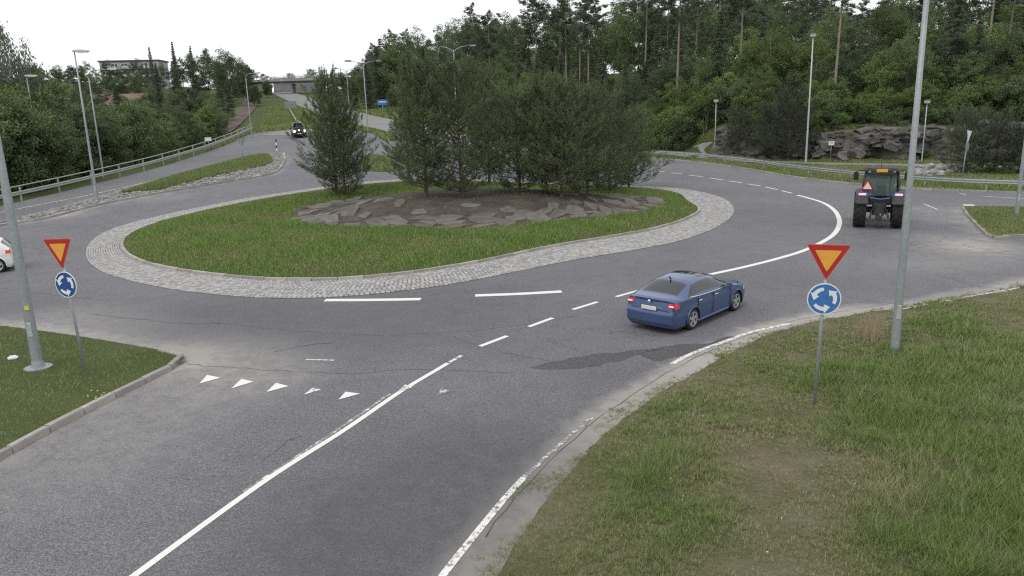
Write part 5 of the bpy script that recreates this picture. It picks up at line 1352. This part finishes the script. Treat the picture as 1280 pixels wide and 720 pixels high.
# young pines on the island
YP = [young_pine(11, 8.0, 3.2, .95, .11, .80), young_pine(12, 8.0, 2.7, 1.0, .06, .58), young_pine(13, 8.0, 3.1, 1.0, .03, .60), young_pine(14, 6.0, 3.0, 1.05, .02, .52)]
YPH = [max(v.co.z for v in pr[0].vertices) for pr in YP]
for pr in YP:
    pr[0].materials.append(M['needle_hero']); pr[1].materials.append(M['bark']); pr[2].materials.append(M['candle'])
HERO = [ # base px, base py, top py, width scale, proto, label
    (421, 244, 76, .96, 0, 'tall ragged pine, leftmost of the island trees'),
    (432, 246, 118, .9, 2, 'pine close behind the leftmost island tree'),
    (533, 246, 58, 1.0, 1, 'tall slender pine left of the middle of the island'),
    (578, 246, 60, 1.05, 2, 'broad dense pine at the middle of the island'),
    (512, 228, 120, .85, 0, 'small pine tucked behind the slender island pine'),
    (612, 232, 78, 1.0, 0, 'pine with pale shoots right of the island middle'),
    (650, 240, 92, 1.05, 3, 'bushy pine at the left of the right-hand island clump'),
    (682, 238, 80, 1.0, 1, 'pine at the back of the right-hand island clump'),
    (702, 246, 84, 1.05, 2, 'wide pine in front of the right-hand island clump'),
    (735, 243, 90, 1.05, 3, 'rounded pine right of the wide island pine'),
    (762, 240, 104, 1.0, 2, 'low spreading pine second from the right on the island'),
    (786, 234, 125, 1.0, 3, 'small pine at the right end of the island clump')]
def P_isl(px, py):
    d = ray(px, py); ts = np.arange(20, 75, .05); f = CAM_H + d[2] * ts - isl_z(d[0] * ts, ts); k = int(np.argmax(f < 0)); t_ = ts[k]; return np.array([d[0] * t_, t_, CAM_H + d[2] * t_])
for i, (px, py, ty, ws, k, lab) in enumerate(HERO):
    b = P_isl(px, py); h = top_z(b[0], b[1], ty) - b[2]; s = h / YPH[k]
    t = plant_tree(YP[k], (b[0], b[1], b[2] - .05), i * 2.1, ws * (s * .6 + .42), ('needle_hero', 'bark', 'candle'), 'pine_tree', lab, 'young pines on the island', scz=s)
print('HERO', [round(float(P_isl(a, b_)[1]), 1) for a, b_, *_ in HERO])

# forest kinds
DEC = [decid(21, 7, 2.6, .05, 80, 90, .22, 0, 2), decid(22, 9, 3.0, .10, 95, 90, .22), decid(23, 11, 3.2, .15, 105, 90, .22), decid(24, 5, 2.3, .02, 70, 85, .20, 0, 3), decid(25, 3.2, 1.9, .0, 55, 75, .17, 0, 4)]
DECM = {}
for nm in ('leaf_dark', 'leaf_mid', 'leaf_light'): DECM[nm] = [with_mat(p, nm, 'bark_birch' if nm == 'leaf_light' else 'bark') for p in DEC]
TP = [with_mat(tall_pine(31, 20, .50, 2.3), 'needle_far', 'bark_pine'), with_mat(tall_pine(32, 20, .58, 2.0, 30), 'needle_far', 'bark_pine'), with_mat(tall_pine(33, 20, .42, 2.7, 44), 'needle_far', 'bark_pine')]
SPR = [with_mat(spruce(41, 14, 2.6), 'needle', 'bark'), with_mat(spruce(42, 14, 2.0, 30), 'needle', 'bark')]
BIRCH = with_mat(decid(51, 14, 3.3, .22, 150, 120, .20, 1.4), 'leaf_birch', 'bark_birch')
def locate(px, d, pl, y0=40, y1=330):
    """ground point in image column px that lies d beyond the line pl"""
    ys = np.arange(y0, y1, .5); xs_ = (px - 640) / FPX * ys * 1.02; s = sdist(xs_, ys, pl); k = np.argmax(s > d)
    if s[k] <= d: return None
    return xs_[k], ys[k]
rf = random.Random(99)
cnt = 0
G_R = 'trees of the woods on the right hill'; G_L = 'trees of the woods on the left'
SKY_R = [(430, 112), (455, 92), (475, 60), (500, 40), (560, 20), (640, 8), (690, -16), (990, -24), (1030, 4), (1075, 6), (1105, -18), (1330, -36)]
SKY_L = [(40, 104), (62, 88), (80, 76), (110, 84), (135, 82), (205, 84), (220, 76), (245, 68), (270, 60), (312, 60), (330, 72), (345, 86), (358, 99)]
NOM = {'pine': 20.0, 'spruce': 14.0}
DH = (7, 9, 11, 5, 3.2)
def where_r(px, d):
    a = 'beside the climbing road' if px < 560 else 'behind the island pines' if px < 800 else 'above the short path lamp' if px < 950 else 'behind the tall post-top lamp' if px < 1060 else 'above the rock behind the tractor' if px < 1180 else 'above the right traffic island'
    return ('at the foot of the woods ' if d < 9 else 'partway up the wooded slope ' if d < 33 else 'high on the wooded slope ') + a
def where_l(px, d):
    a = 'left of the stone-island lamp' if px < 110 else 'behind the curved-arm lamp' if px < 200 else 'left of the far slip-road lamp'
    return ('just behind the left railing, ' if d < 8 else 'deeper in the left woods, ' if d < 24 else 'far back in the left woods, ' if d < 65 else 'on the left skyline, ') + a
WORD = {'leaf_dark': 'dark leafy', 'leaf_mid': 'mid-green leafy', 'leaf_light': 'fresh light-green'}
def grow(px, q, d, kind, sc, top, label, where, group):
    x, y = q; z = H1(x, y) - .15; wide = sc
    if kind[0] == 'pine': pr, nm, lb, nom = TP[kind[1]], 'pine_tree', 'tall pine', 20.
    elif kind[0] == 'spruce': pr, nm, lb, nom = SPR[kind[1]], 'spruce_tree', 'dark spruce', 14.
    else: pr, nm, nom = DECM[kind[0]][kind[1]], ('bush' if kind[1] > 2 else 'broadleaf_tree'), DH[kind[1]]; lb = WORD[kind[0]] + (' bush' if kind[1] > 2 else ' tree')
    if top is not None:
        s = (top_z(x, y, top) - z) / nom; s = min(max(s, .35), 1.9); wide = min(1.35, max(.6, s)) ; sc = s
    plant_tree(pr, (x, y, z), rf.uniform(0, 6.3), wide, (), nm, label or (lb + ' ' + where), group, 'bush' if nm == 'bush' else 'tree', scz=sc)
def right_tree(px, d, kind, sc=1.0, label=None, group=G_R, top=None):
    q = locate(px, d, FOOT)
    if q is None: return
    grow(px, q, d, kind, sc, top, label, where_r(px, d), group)
sky_r = lambda px: float(np.interp(px, [a for a, _ in SKY_R], [b for _, b in SKY_R]))
sky_l = lambda px: float(np.interp(px, [a for a, _ in SKY_L], [b for _, b in SKY_L]))
# edge bushes, then understorey, then tall trees up the slope to the skyline
for px in np.arange(800, 935, 13): right_tree(px + rf.uniform(-5, 5), rf.uniform(3, 6), (rf.choice(['leaf_mid', 'leaf_light', 'leaf_dark']), 3), rf.uniform(.8, 1.15))
for px in np.arange(500, 800, 22): right_tree(px + rf.uniform(-8, 8), rf.uniform(3, 8), (rf.choice(['leaf_mid', 'leaf_dark']), rf.choice([1, 3])), rf.uniform(.8, 1.1))
for px in np.arange(930, 1330, 12): right_tree(px + rf.uniform(-6, 6), rf.uniform(3.6, 8.8), (rf.choice(['leaf_mid', 'leaf_dark', 'leaf_light', 'leaf_light']), rf.choice([3, 4, 4])), rf.uniform(.6, 1.0))
for row, (d0, d1, sc0, step) in enumerate(((9, 14, .85, 27), (15, 22, .95, 27), (24, 33, 1.05, 29), (36, 50, 1.15, 31), (54, 75, 1.3, 33))):
    for px in np.arange(470, 1330, step):
        px = px + rf.uniform(-10, 10); lo = px > 940
        k = rf.choice(['leaf_mid', 'leaf_dark', 'leaf_light', 'leaf_light'] if lo else ['leaf_mid', 'leaf_dark', 'leaf_dark', 'leaf_light'])
        if row < 3: right_tree(px, rf.uniform(d0, d1), (k, rf.choice([0, 1, 1, 2])), sc0 * rf.uniform(.7, 1.05))
        else: right_tree(px, rf.uniform(d0, d1), (rf.choice(['leaf_dark', 'leaf_dark', 'leaf_mid']), rf.choice([1, 2])), top=sky_r(px) + rf.uniform(4, 40 if row == 3 else 22))
        if rf.random() < (.42 if px < 940 else .15) and px > 560: right_tree(px + rf.uniform(-12, 12), rf.uniform(d0, d1) + 3, ('spruce', rf.choice([0, 1])), rf.uniform(.6, 1.0) * (.85 if row > 2 else 1))
for px in np.arange(600, 1330, 17):
    right_tree(px + rf.uniform(-8, 8), rf.uniform(30, 75), ('pine', rf.choice([0, 2, 2])), top=sky_r(px) + rf.uniform(-14, 14))
for px in np.arange(560, 1330, 13): right_tree(px + rf.uniform(-5, 5), rf.uniform(76, 96), (rf.choice(['leaf_dark', 'leaf_dark', 'leaf_mid']), 2), top=sky_r(px) + rf.uniform(-6, 16))
for px in np.arange(440, 640, 9): right_tree(px + rf.uniform(-4, 4), rf.uniform(5, 60), rf.choice([('leaf_dark', 2), ('leaf_dark', 1), ('spruce', 0), ('pine', 2), ('leaf_mid', 1)]), top=sky_r(px) + rf.uniform(0, 24))
for px in np.arange(470, 660, 7): right_tree(px + rf.uniform(-4, 4), rf.uniform(20, 70), (rf.choice(['leaf_dark', 'leaf_mid', 'leaf_dark']), rf.choice([1, 2])), top=sky_r(px) + rf.uniform(2, 30))
for px in np.arange(690, 830, 7): right_tree(px + rf.uniform(-3, 3), rf.uniform(45, 95), (rf.choice(['leaf_dark', 'leaf_mid', 'leaf_dark']), rf.choice([1, 2])), top=rf.uniform(15, 75))
for px in np.arange(452, 640, 14): right_tree(px + rf.uniform(-5, 5), rf.uniform(4, 14), (rf.choice(['leaf_mid', 'leaf_light', 'leaf_dark']), rf.choice([0, 1])), rf.uniform(.7, 1.0))
# pines whose pale trunks stand out, placed one by one
for px in np.arange(935, 1330, 9): right_tree(px + rf.uniform(-4, 4), rf.uniform(2.2, 4.2), (rf.choice(['leaf_mid', 'leaf_dark', 'leaf_light']), 4), rf.uniform(.35, .62))
for px in np.arange(940, 1200, 17):
    b = P(px, rf.uniform(190, 199)); plant_tree(DECM[rf.choice(['leaf_mid', 'leaf_light'])][4], (b[0], b[1], b[2] - .1), px, rf.uniform(.22, .42), (), 'bush', 'low weedy bush in the grass below the rock face', 'weedy bushes below the rock', 'bush')
for px, d, k, sc, lab in ((843, 13, 1, 1.15, 'pine with a long pale trunk above the short path lamp, left of two'), (890, 15, 1, 1.2, 'pine with a long reddish trunk straight above the short path lamp'), (917, 19, 0, 1.1, 'pine trunk just right of the one above the path lamp'),
        (676, 24, 1, 1.1, 'leftmost bare pine trunk above the island clump'), (704, 27, 0, 1.1, 'second bare pine trunk above the island clump'), (712, 22, 1, 1.1, 'third bare pine trunk above the island clump'), (727, 30, 1, 1.05, 'fourth, thinner pine trunk above the island clump'), (738, 23, 1, 1.1, 'fifth bare pine trunk above the island clump'), (805, 30, 0, 1.1, 'dim pine trunk above the right end of the island clump'),
        (1030, 9, 1, 1.0, 'pine trunk right of the tall post-top lamp'), (1208, 22, 0, 1.0, 'pine trunk right of the foreground lamp post'), (1232, 26, 0, 1.0, 'pine trunk near the upper right corner')):
    right_tree(px, d, ('pine', k), sc, lab, 'pines with showing trunks')
# conifers in front of the rock
for px, py, ty, ws, lab in ((985, 200, 118, 1.0, 'bushy young pine in front of the rock, left of the tall lamp'), (962, 198, 134, .9, 'low pine left of the bushy roadside pine'), (1207, 216, 140, 1.0, 'dark pine behind the edge-on sign'), (1242, 216, 150, 1.1, 'dark low pine right of the edge-on sign'), (1276, 217, 160, 1.0, 'dark pine bush at the right edge behind the rail'), (925, 196, 140, 1.0, 'dark bushy pine just right of the short path lamp')):
    b = P(px, py); h = top_z(b[0], b[1], ty) - b[2]; t = plant_tree(with_mat(YP[3], 'needle', 'bark', 'needle'), (b[0], b[1], b[2] - .1), px, h / 6 * ws * 1.05, (), 'pine_tree', lab, 'young pines before the rock', scz=h / 6)
# left woods
def left_tree(px, d, kind, sc=1.0, label=None, group=G_L, y0=40, top=None):
    q = locate(px, d, LRAIL, y0)
    if q is None: return
    grow(px, q, d, kind, sc, top, label, where_l(px, d), group)
LK = ['leaf_dark', 'leaf_mid', 'leaf_mid']
for px in np.arange(-70, 300, 14): left_tree(px + rf.uniform(-5, 5), rf.uniform(3.2, 7), (rf.choice(LK), rf.choice([0, 1, 1])), top=rf.uniform(98, 128) if px < 50 else rf.uniform(118, 150) if px < 200 else rf.uniform(138, 162))
for px in np.arange(-70, 335, 12): left_tree(px + rf.uniform(-6, 6), rf.uniform(8, 16), (rf.choice(LK + ['leaf_light']), rf.choice([1, 2])), top=rf.uniform(86, 106) if px < 90 else rf.uniform(122, 150))
def left_far(px, y, kind, top):
    x = (px - 640) / FPX * y * 1.01; d = float(sdist(np.array([x]), np.array([y]), LRAIL)[0])
    if d > 3: grow(px, (x, y), max(d, 25), kind, 1.0, top, None, where_l(px, 40 if y < 180 else 90), G_L)
for px in np.arange(10, 345, 9): left_far(px + rf.uniform(-6, 6), rf.uniform(125, 160), rf.choice([('leaf_dark', 1), ('leaf_dark', 2), ('spruce', 0), ('leaf_mid', 1), ('pine', 2)]), max(sky_l(px) + 8, rf.uniform(98, 128)) if not 128 < px < 215 else rf.uniform(124, 142))
for px in np.arange(200, 350, 12): left_far(px + rf.uniform(-6, 6), rf.uniform(100, 125), rf.choice([('leaf_mid', 1), ('leaf_dark', 2), ('leaf_light', 0)]), rf.uniform(118, 142))
for px in np.arange(48, 356, 8):
    if 136 < px < 208: left_far(px, rf.uniform(180, 280), ('leaf_dark', rf.choice([1, 2])), rf.uniform(86, 108)); continue
    left_far(px + rf.uniform(-5, 5), rf.uniform(190, 285), rf.choice([('leaf_dark', 2), ('spruce', 0), ('pine', 2), ('leaf_dark', 1), ('leaf_dark', 2)]), sky_l(px) + rf.uniform(-5, 12))
for px in (142, 168, 186, 202): left_far(px, rf.uniform(250, 285), ('leaf_dark', 2), rf.uniform(72, 84))
for px, ty, y, lab in ((216, 57, 250, 'pointed spruce standing above the left skyline right of the apartment block'), (244, 50, 250, 'thin spruce above the left skyline'), (75, 67, 235, 'dark spruce at the left end of the skyline'), (265, 55, 245, 'spruce right of the thin skyline spruce')):
    x = (px - 640) / FPX * y; zt_ = top_z(x, y, ty); g_ = H1(x, y); plant_tree(SPR[1], (x, y, g_ - .1), px, .75, (), 'spruce_tree', lab, None, scz=(zt_ - g_) / 14)
y = 78.0; x = AT(2, 60, y)[0]
plant_tree(BIRCH, (x, y, H1(x, y) - .2), .4, .80, (), 'birch_tree', 'pale drooping birch at the upper left corner', None, scz=(top_z(x, y, 8) - H1(x, y)) / 14)
for px in np.arange(392, 486, 7):
    y = rf.uniform(325, 385); x = (px - 640) / FPX * y; grow(px, (x, y), 40, rf.choice([('leaf_dark', 2), ('leaf_mid', 1), ('leaf_dark', 1), ('spruce', 0)]), 1.0, float(np.interp(px, [392, 425, 445, 460, 485], [98, 95, 92, 84, 58])) + rf.uniform(-3, 6), None, 'on the skyline behind the overpass', 'trees behind the overpass')
for px in np.arange(440, 500, 6):
    y = rf.uniform(190, 260); x = (px - 640) / FPX * y; grow(px, (x, y), 40, rf.choice([('leaf_mid', 1), ('leaf_light', 0), ('leaf_dark', 1)]), 1.0, rf.uniform(86, 106), None, 'right of the overpass beside the climbing road', 'trees right of the overpass')
for px in np.arange(446, 532, 4.5):
    y = rf.uniform(170, 285); x = (px - 640) / FPX * y; grow(px, (x, y), 40, rf.choice([('leaf_dark', 2), ('leaf_dark', 1), ('leaf_mid', 2), ('spruce', 0), ('pine', 2)]), 1.0, sky_r(px) + rf.uniform(-2, 24), None, 'on the wooded rise right of the overpass', 'trees right of the overpass')
# low scrub on the slope by the bridge
for px, y, s in ((338, 240, 1), (352, 270, 1.1), (335, 205, .9), (430, 260, 1.1), (445, 230, 1.2), (462, 215, 1.0), (405, 345, 1.5), (380, 350, 1.4), (350, 352, 1.5), (425, 330, 1.5), (460, 300, 1.5), (322, 330, 1.7), (310, 300, 1.5), (300, 260, 1.4), (490, 190, 1.0), (505, 175, 1.0)):
    x = (px - 640) / FPX * y; plant_tree(DECM['leaf_mid'][0], (x, y, H1(x, y) - .2), px, s * rf.uniform(.7, 1), (), 'broadleaf_tree', 'leafy scrub tree around the far overpass', 'scrub around the overpass')

# ------------------------------------------------------------------ grass
def blades(name, label, x, y, z, hgt_, width, tint, lean=.35, parent=None, mat='grass'):
    n = len(x); a = RNG.uniform(0, 2 * PI, n); la = RNG.uniform(0, 2 * PI, n); L = hgt_ * np.abs(RNG.normal(lean, .25, n))
    p = np.c_[x, y, z - .01]; s = np.c_[np.cos(a), np.sin(a), 0 * a] * (width / 2)[:, None]; tip = p + np.c_[np.cos(la) * L, np.sin(la) * L, hgt_]
    V = np.stack([p - s, p + s, tip], 1).reshape(-1, 3); me = fast_mesh(name, V, np.arange(3 * n).reshape(n, 3))
    at = me.attributes.new('tint', 'FLOAT', 'POINT'); at.data.foreach_set('value', np.repeat(np.clip(tint, 0, 1), 3).astype(np.float32))
    return tag(link(name, me, M[mat], parent), label, kind='stuff')
def scatter(poly, n, dens=None, edge=0.0):
    poly = np.asarray(poly); x0, y0 = poly.min(0); x1, y1 = poly.max(0); x, y = RNG.uniform(x0, x1, n), RNG.uniform(y0, y1, n); m = inside(x, y, poly)
    if dens is not None: m &= RNG.uniform(0, 1, n) < dens(x, y)
    return x[m], y[m]
def fbm(x, y, s, seed):
    q = np.random.default_rng(seed); o = np.zeros_like(x)
    for k in range(7):
        a = q.uniform(0, 2 * PI); f = s * 1.6 ** (k / 1.5); o += np.sin(x * math.cos(a) * f + y * math.sin(a) * f + q.uniform(0, 6)) / 1.25 ** k
    return np.clip(.5 + o / 5.0, 0, 1)
# right foreground verge: taller lush grass to the right, mown and dry to the left
def px_of(x, y):
    q = np.c_[x, y, np.full_like(x, -CAM_H)]; w = q @ _fw; return 640 + FPX * (q @ _rt) / w, 360 - FPX * (q @ _up) / w
LUSH = [(1180, 690, 1.5, 1.0), (1110, 660, .8, .9), (1270, 640, 1.5, .8), (1150, 560, 2.0, .75), (1240, 570, 2.5, .8), (1080, 490, 1.7, .9), (1150, 470, 2.2, .75), (1240, 450, 3, .65), (860, 540, 1.5, .45), (800, 600, 1.2, .45), (760, 650, .9, .35), (930, 470, 1.6, .2), (1200, 400, 2, .35), (1100, 430, 1.2, .25), (1000, 620, .8, .1)]
BARE = [(960, 560, 1.8, .8), (1000, 600, 1.2, .7), (900, 600, 1.0, .5), (980, 660, 1.4, .45), (1130, 625, .9, .7), (1000, 540, 1.2, .6), (1010, 500, .9, .55), (1160, 640, .7, .5), (1060, 420, 1.5, .6), (1120, 395, 1.8, .5), (890, 520, 1.0, .35), (830, 690, 1.2, .3), (700, 640, .5, .5), (800, 520, .5, .5), (1000, 455, 1.2, .5), (1090, 640, .5, .5)]
LW = [(P(a, b)[:2], r, k) for a, b, r, k in LUSH]; BW = [(P(a, b)[:2], r, k) for a, b, r, k in BARE]
VISX = VERGE_R_POLY
vis = np.array(P2((560, 760), (1330, 760), (1330, 340), (560, 340)))
NT_ = 620000
x, y = RNG.uniform(-2, 26, NT_), RNG.uniform(6.5, 27, NT_)
u, v = px_of(x, y); m = (u > 590) & (u < 1300) & (v > 340) & (v < 735); x, y = x[m], y[m]
d2 = x * x + y * y + 40; m = (RNG.uniform(0, 1, len(x)) < np.clip(170 / d2, 0, 1)); x, y = x[m], y[m]
ins = inside(x, y, VERGE_R_POLY); de = pdist(x, y, VERGE_R[::2]) * np.where(ins, 1, -1)
lush = np.clip(blobs(x, y, LW) * .8 + 1.0 * (fbm(x, y, 1.1, 4) - .45), 0, 1); bare = np.clip(blobs(x, y, BW) * .6 + 1.1 * (fbm(x, y, .9, 6) - .58) + .5 * (fbm(x, y, 4.5, 61) - .55), 0, 1)
keep = np.clip(1.0 - .7 * bare * (1 - .6 * lush), .25, 1) * sstep(-.35, .12, de + (fbm(x, y, 3.2, 8) - .5) * .9) * (.30 + .70 * fbm(x, y, 6, 12))
m = RNG.uniform(0, 1, len(x)) < keep; x, y, lush, bare, de = x[m], y[m], lush[m], bare[m], de[m]
n = len(x); NBL = 8; k = np.repeat(np.arange(n), NBL)                 # tufts of eight blades
tone = np.clip(.50 - .50 * lush + .45 * bare + .5 * (fbm(x, y, 1.7, 15) - .5) + RNG.normal(0, .20, n), 0, 1)
th = (.025 + .055 * RNG.uniform(0, 1, n) ** 2 + lush ** 1.8 * .22 * RNG.uniform(.3, 1, n)) * (1 + .6 * (RNG.uniform(0, 1, n) > .96))
ang = RNG.uniform(0, 2 * PI, n * NBL); rad = RNG.uniform(0, .028, n * NBL); bx_, by_ = x[k] + rad * np.cos(ang), y[k] + rad * np.sin(ang)
far = np.clip(np.hypot(x, y)[k] / 14, .8, 2)
hh_ = th[k] * RNG.uniform(.5, 1.15, n * NBL); zb_ = np.where(de[k] > 0, ZR(bx_, by_), hgt(bx_, by_) + .004); w_ = (.007 + .004 * lush[k]) * far
Lr = hh_ * RNG.uniform(.3, 1.2, n * NBL); sdr = ang + PI / 2 + RNG.normal(0, .5, n * NBL)
p = np.c_[bx_, by_, zb_ - .01]; s_ = np.c_[np.cos(sdr), np.sin(sdr), 0 * sdr] * (w_ / 2)[:, None]; tip = p + np.c_[np.cos(ang) * Lr, np.sin(ang) * Lr, hh_]
me = fast_mesh('grass', np.stack([p - s_, p + s_, tip], 1).reshape(-1, 3), np.arange(3 * n * NBL).reshape(-1, 3))
at = me.attributes.new('tint', 'FLOAT', 'POINT'); at.data.foreach_set('value', np.repeat(tone[k], 3).astype(np.float32))
print('TUFTS', n)
tag(link('grass', me, M['grass']), 'patchy mown and tall grass on the right foreground verge', kind='stuff')
# left verge
x, y = scatter(VERGE_L_POLY, 900000, lambda a, b: np.clip(.18 + 0 * a, 0, 1)); u, v = px_of(x, y); m = (u > -30) & (v < 735); x, y = x[m], y[m]
lu = fbm(x, y, 1.0, 21); n = len(x); print('LEFT', n)
blades('grass', 'short green grass on the left verge', x, y, ZL(x, y), .03 + .07 * RNG.uniform(0, 1, n) * (.5 + lu), np.full(n, .013), .35 + .6 * (.5 - lu) + RNG.normal(0, .12, n), .6)
# island
x, y = RNG.uniform(IC[0] - 20, IC[0] + 20, 700000), RNG.uniform(IC[1] - 20, IC[1] + 20, 700000); t_ = np.arctan2(y - IC[1], x - IC[0]); q = np.hypot(x - IC[0], y - IC[1]) / r_in(t_)
keepm = 1; m = (q < .99) & ((mq(x, y) > 1.0 + .05 * (fbm(x, y, 1.5, 3) - .5)) | (RNG.uniform(0, 1, len(x)) < .02)) & ((y < IC[1] + 10) | (RNG.uniform(0, 1, len(x)) < .3)); x, y, q = x[m], y[m], q[m]
lu = fbm(x, y, .9, 31); n = len(x); print('ISL', n)
blades('grass', 'lush green grass around the island mound', x, y, isl_z(x, y), (.05 + .22 * RNG.uniform(0, 1, n) * (.3 + lu)) * (.6 + .4 * sstep(1, .9, q)), np.full(n, .026), .16 + 1.0 * (.46 - lu) + .5 * (fbm(x, y, 3.5, 77) - .5) + RNG.normal(0, .14, n), .5, mat='grass_island')
# left long island, right island, roadside strips
x, y = scatter(GRASS_SPL, 150000); n = len(x); blades('grass', 'low leafy green cover on the long left island', x, y, ZS(x, y), .08 + .22 * RNG.uniform(0, 1, n), np.full(n, .05), .18 + RNG.normal(0, .16, n), .6)
x, y = scatter(SPL_R, 120000, lambda a, b: (a < 45) * 1.0); n = len(x); blades('grass', 'short grass on the right traffic island', x, y, ZT(x, y), .04 + .10 * RNG.uniform(0, 1, n), np.full(n, .03), .25 + .4 * (.5 - fbm(x, y, 1, 5)) + RNG.normal(0, .12, n), .5)
x, y = scatter(np.array(TONGUE), 9000); n = len(x); blades('grass', 'grass on the verge glimpsed behind the island trees', x, y, hgt(x, y) + .02, .06 + .15 * RNG.uniform(0, 1, n), np.full(n, .05), .2 + RNG.normal(0, .1, n), .5)
x, y = RNG.uniform(6, 64, 700000), RNG.uniform(50, 104, 700000); sd_ = sdist(x, y, FOOT); inr = inside(x, y, ROAD_POLY); dp = pdist(x, y, PATH_R[::2])
m = (sd_ < 5) & ~inr & (dp > 1.4) & (y < 105); x, y = x[m], y[m]; n = len(x); print('RB', n)
blades('grass', 'rough roadside grass below the right woods', x, y, hgt(x, y) - .07, .10 + .32 * RNG.uniform(0, 1, n) * fbm(x, y, .6, 2), np.full(n, .07), .30 + .8 * (.5 - fbm(x, y, .35, 9)) + RNG.normal(0, .12, n), .5)
x, y = RNG.uniform(-60, -8, 420000), RNG.uniform(90, 240, 420000); dl_ = sdist(x, y, LRAIL); dm = pdist(x, y, MAIN[::2])
m = (dl_ < -1.0) & (dm > 5) & ~inside(x, y, ROAD_POLY) & (sdist(x, y, FOOT) < 2); x, y = x[m], y[m]; n = len(x)
blades('grass', 'grass of the slope between the far roads', x, y, hgt(x, y) - .07, .15 + .4 * RNG.uniform(0, 1, n), np.full(n, .14), .15 + .7 * (.5 - fbm(x, y, .2, 19)) + RNG.normal(0, .1, n), .5)
# verge flowers, dry stalks, litter
def daisies(pts, name, label, mat, r=.03, hh=.12):
    b = MB()
    for p in pts:
        z = float(ZR(np.array([p[0]]), np.array([p[1]]))[0]) if p[0] > 0 else float(ZL(np.array([p[0]]), np.array([p[1]]))[0])
        b.lathe([(0, hh + .01), (r, hh), (0, hh - .012)], 7, (p[0], p[1], z)); b.tube([(p[0], p[1], z - .02), (p[0], p[1], z + hh)], .004, 4)
    return tag(b.build(name, M[mat], None), label, kind='stuff')
fl = [P(random.uniform(1040, 1275), random.uniform(430, 640)) for _ in range(26)] + [P(random.uniform(700, 1000), random.uniform(520, 710)) for _ in range(9)]
daisies(fl, 'flowers', 'tiny white flowers dotted over the right verge', 'petal_white', .011, .05)
fl = [P(random.gauss(116, 6), random.gauss(503, 3)) for _ in range(9)]; daisies(fl, 'flowers', 'small yellow flowers by the left kerb', 'petal_yellow', .022, .05)
b = MB()
for i in range(110):
    p = P(random.gauss(1088, 10), random.gauss(428, 5)); z = float(ZR(p[:1], p[1:2])[0]); a = random.uniform(0, 6.3); l = random.uniform(.2, .55); b.tube([(p[0], p[1], z - .02), (p[0] + .12 * math.cos(a), p[1] + .12 * math.sin(a), z + l)], [.006, .003], 4, False)
tag(b.build('dry_stalks', M['straw']), 'clump of dry straw-coloured stalks by the right lamp post', kind='stuff')
p = P(18, 457); z = float(ZL(p[:1], p[1:2])[0]); b = MB(); b.box((p[0], p[1], z + .06), (.26, .18, .09), .4, .8); tag(b.build('litter', M['lamp_glass'], bevel=.03, seg=2), 'crumpled white litter on the left verge', 'litter')


# trees that stand wholly behind others are left out
HIDDEN = {'bush': [11, 13, 14, 15, 16, 22, 37, 45, 46, 47, 48, 49, 50, 53, 54, 55, 56, 78, 80, 83, 86, 88, 89, 90, 91, 92, 93, 94, 95, 97, 98, 99, 100, 101, 102, 103, 105, 106, 107, 109, 110], 'broadleaf_tree': [0, 2, 8, 9, 10, 11, 12, 13, 15, 16, 37, 38, 39, 40, 41, 45, 46, 48, 67, 68, 69, 70, 90, 94, 95, 96, 116, 118, 119, 120, 121, 133, 134, 136, 138, 139, 140, 142, 143, 146, 147, 149, 150, 154, 158, 161, 164, 168, 172, 173, 174, 175, 176, 177, 178, 179, 180, 181, 182, 183, 184, 185, 186, 187, 188, 195, 197, 201, 206, 207, 209, 210, 211, 213, 215, 216, 219, 222, 223, 224, 225, 226, 227, 228, 229, 230, 231, 232, 234, 235, 237, 239, 240, 264, 265, 266, 267, 268, 269, 270, 273, 274, 278, 280, 282, 285, 286, 287, 289, 291, 293, 296, 298, 299, 300, 301, 302, 303, 304, 319, 326, 337, 355, 356, 357, 358, 359, 360, 361, 363, 366, 367, 370, 372, 373, 375, 376, 378, 381, 385, 393, 397, 399, 400], 'spruce_tree': [8, 19, 24, 25, 26, 28, 29, 30, 31, 32, 33, 35, 36, 38, 39, 41, 44, 45, 50, 53, 55, 56, 57], 'pine_tree': [28, 29, 41, 42, 45, 47, 48, 49, 50, 51, 52, 77]}
for kind_, ids_ in HIDDEN.items():
    for i_ in ids_:
        o = bpy.data.objects.get(kind_ + ('.%03d' % i_ if i_ else ''))
        if o is not None:
            for c_ in list(o.children): bpy.data.objects.remove(c_)
            bpy.data.objects.remove(o)
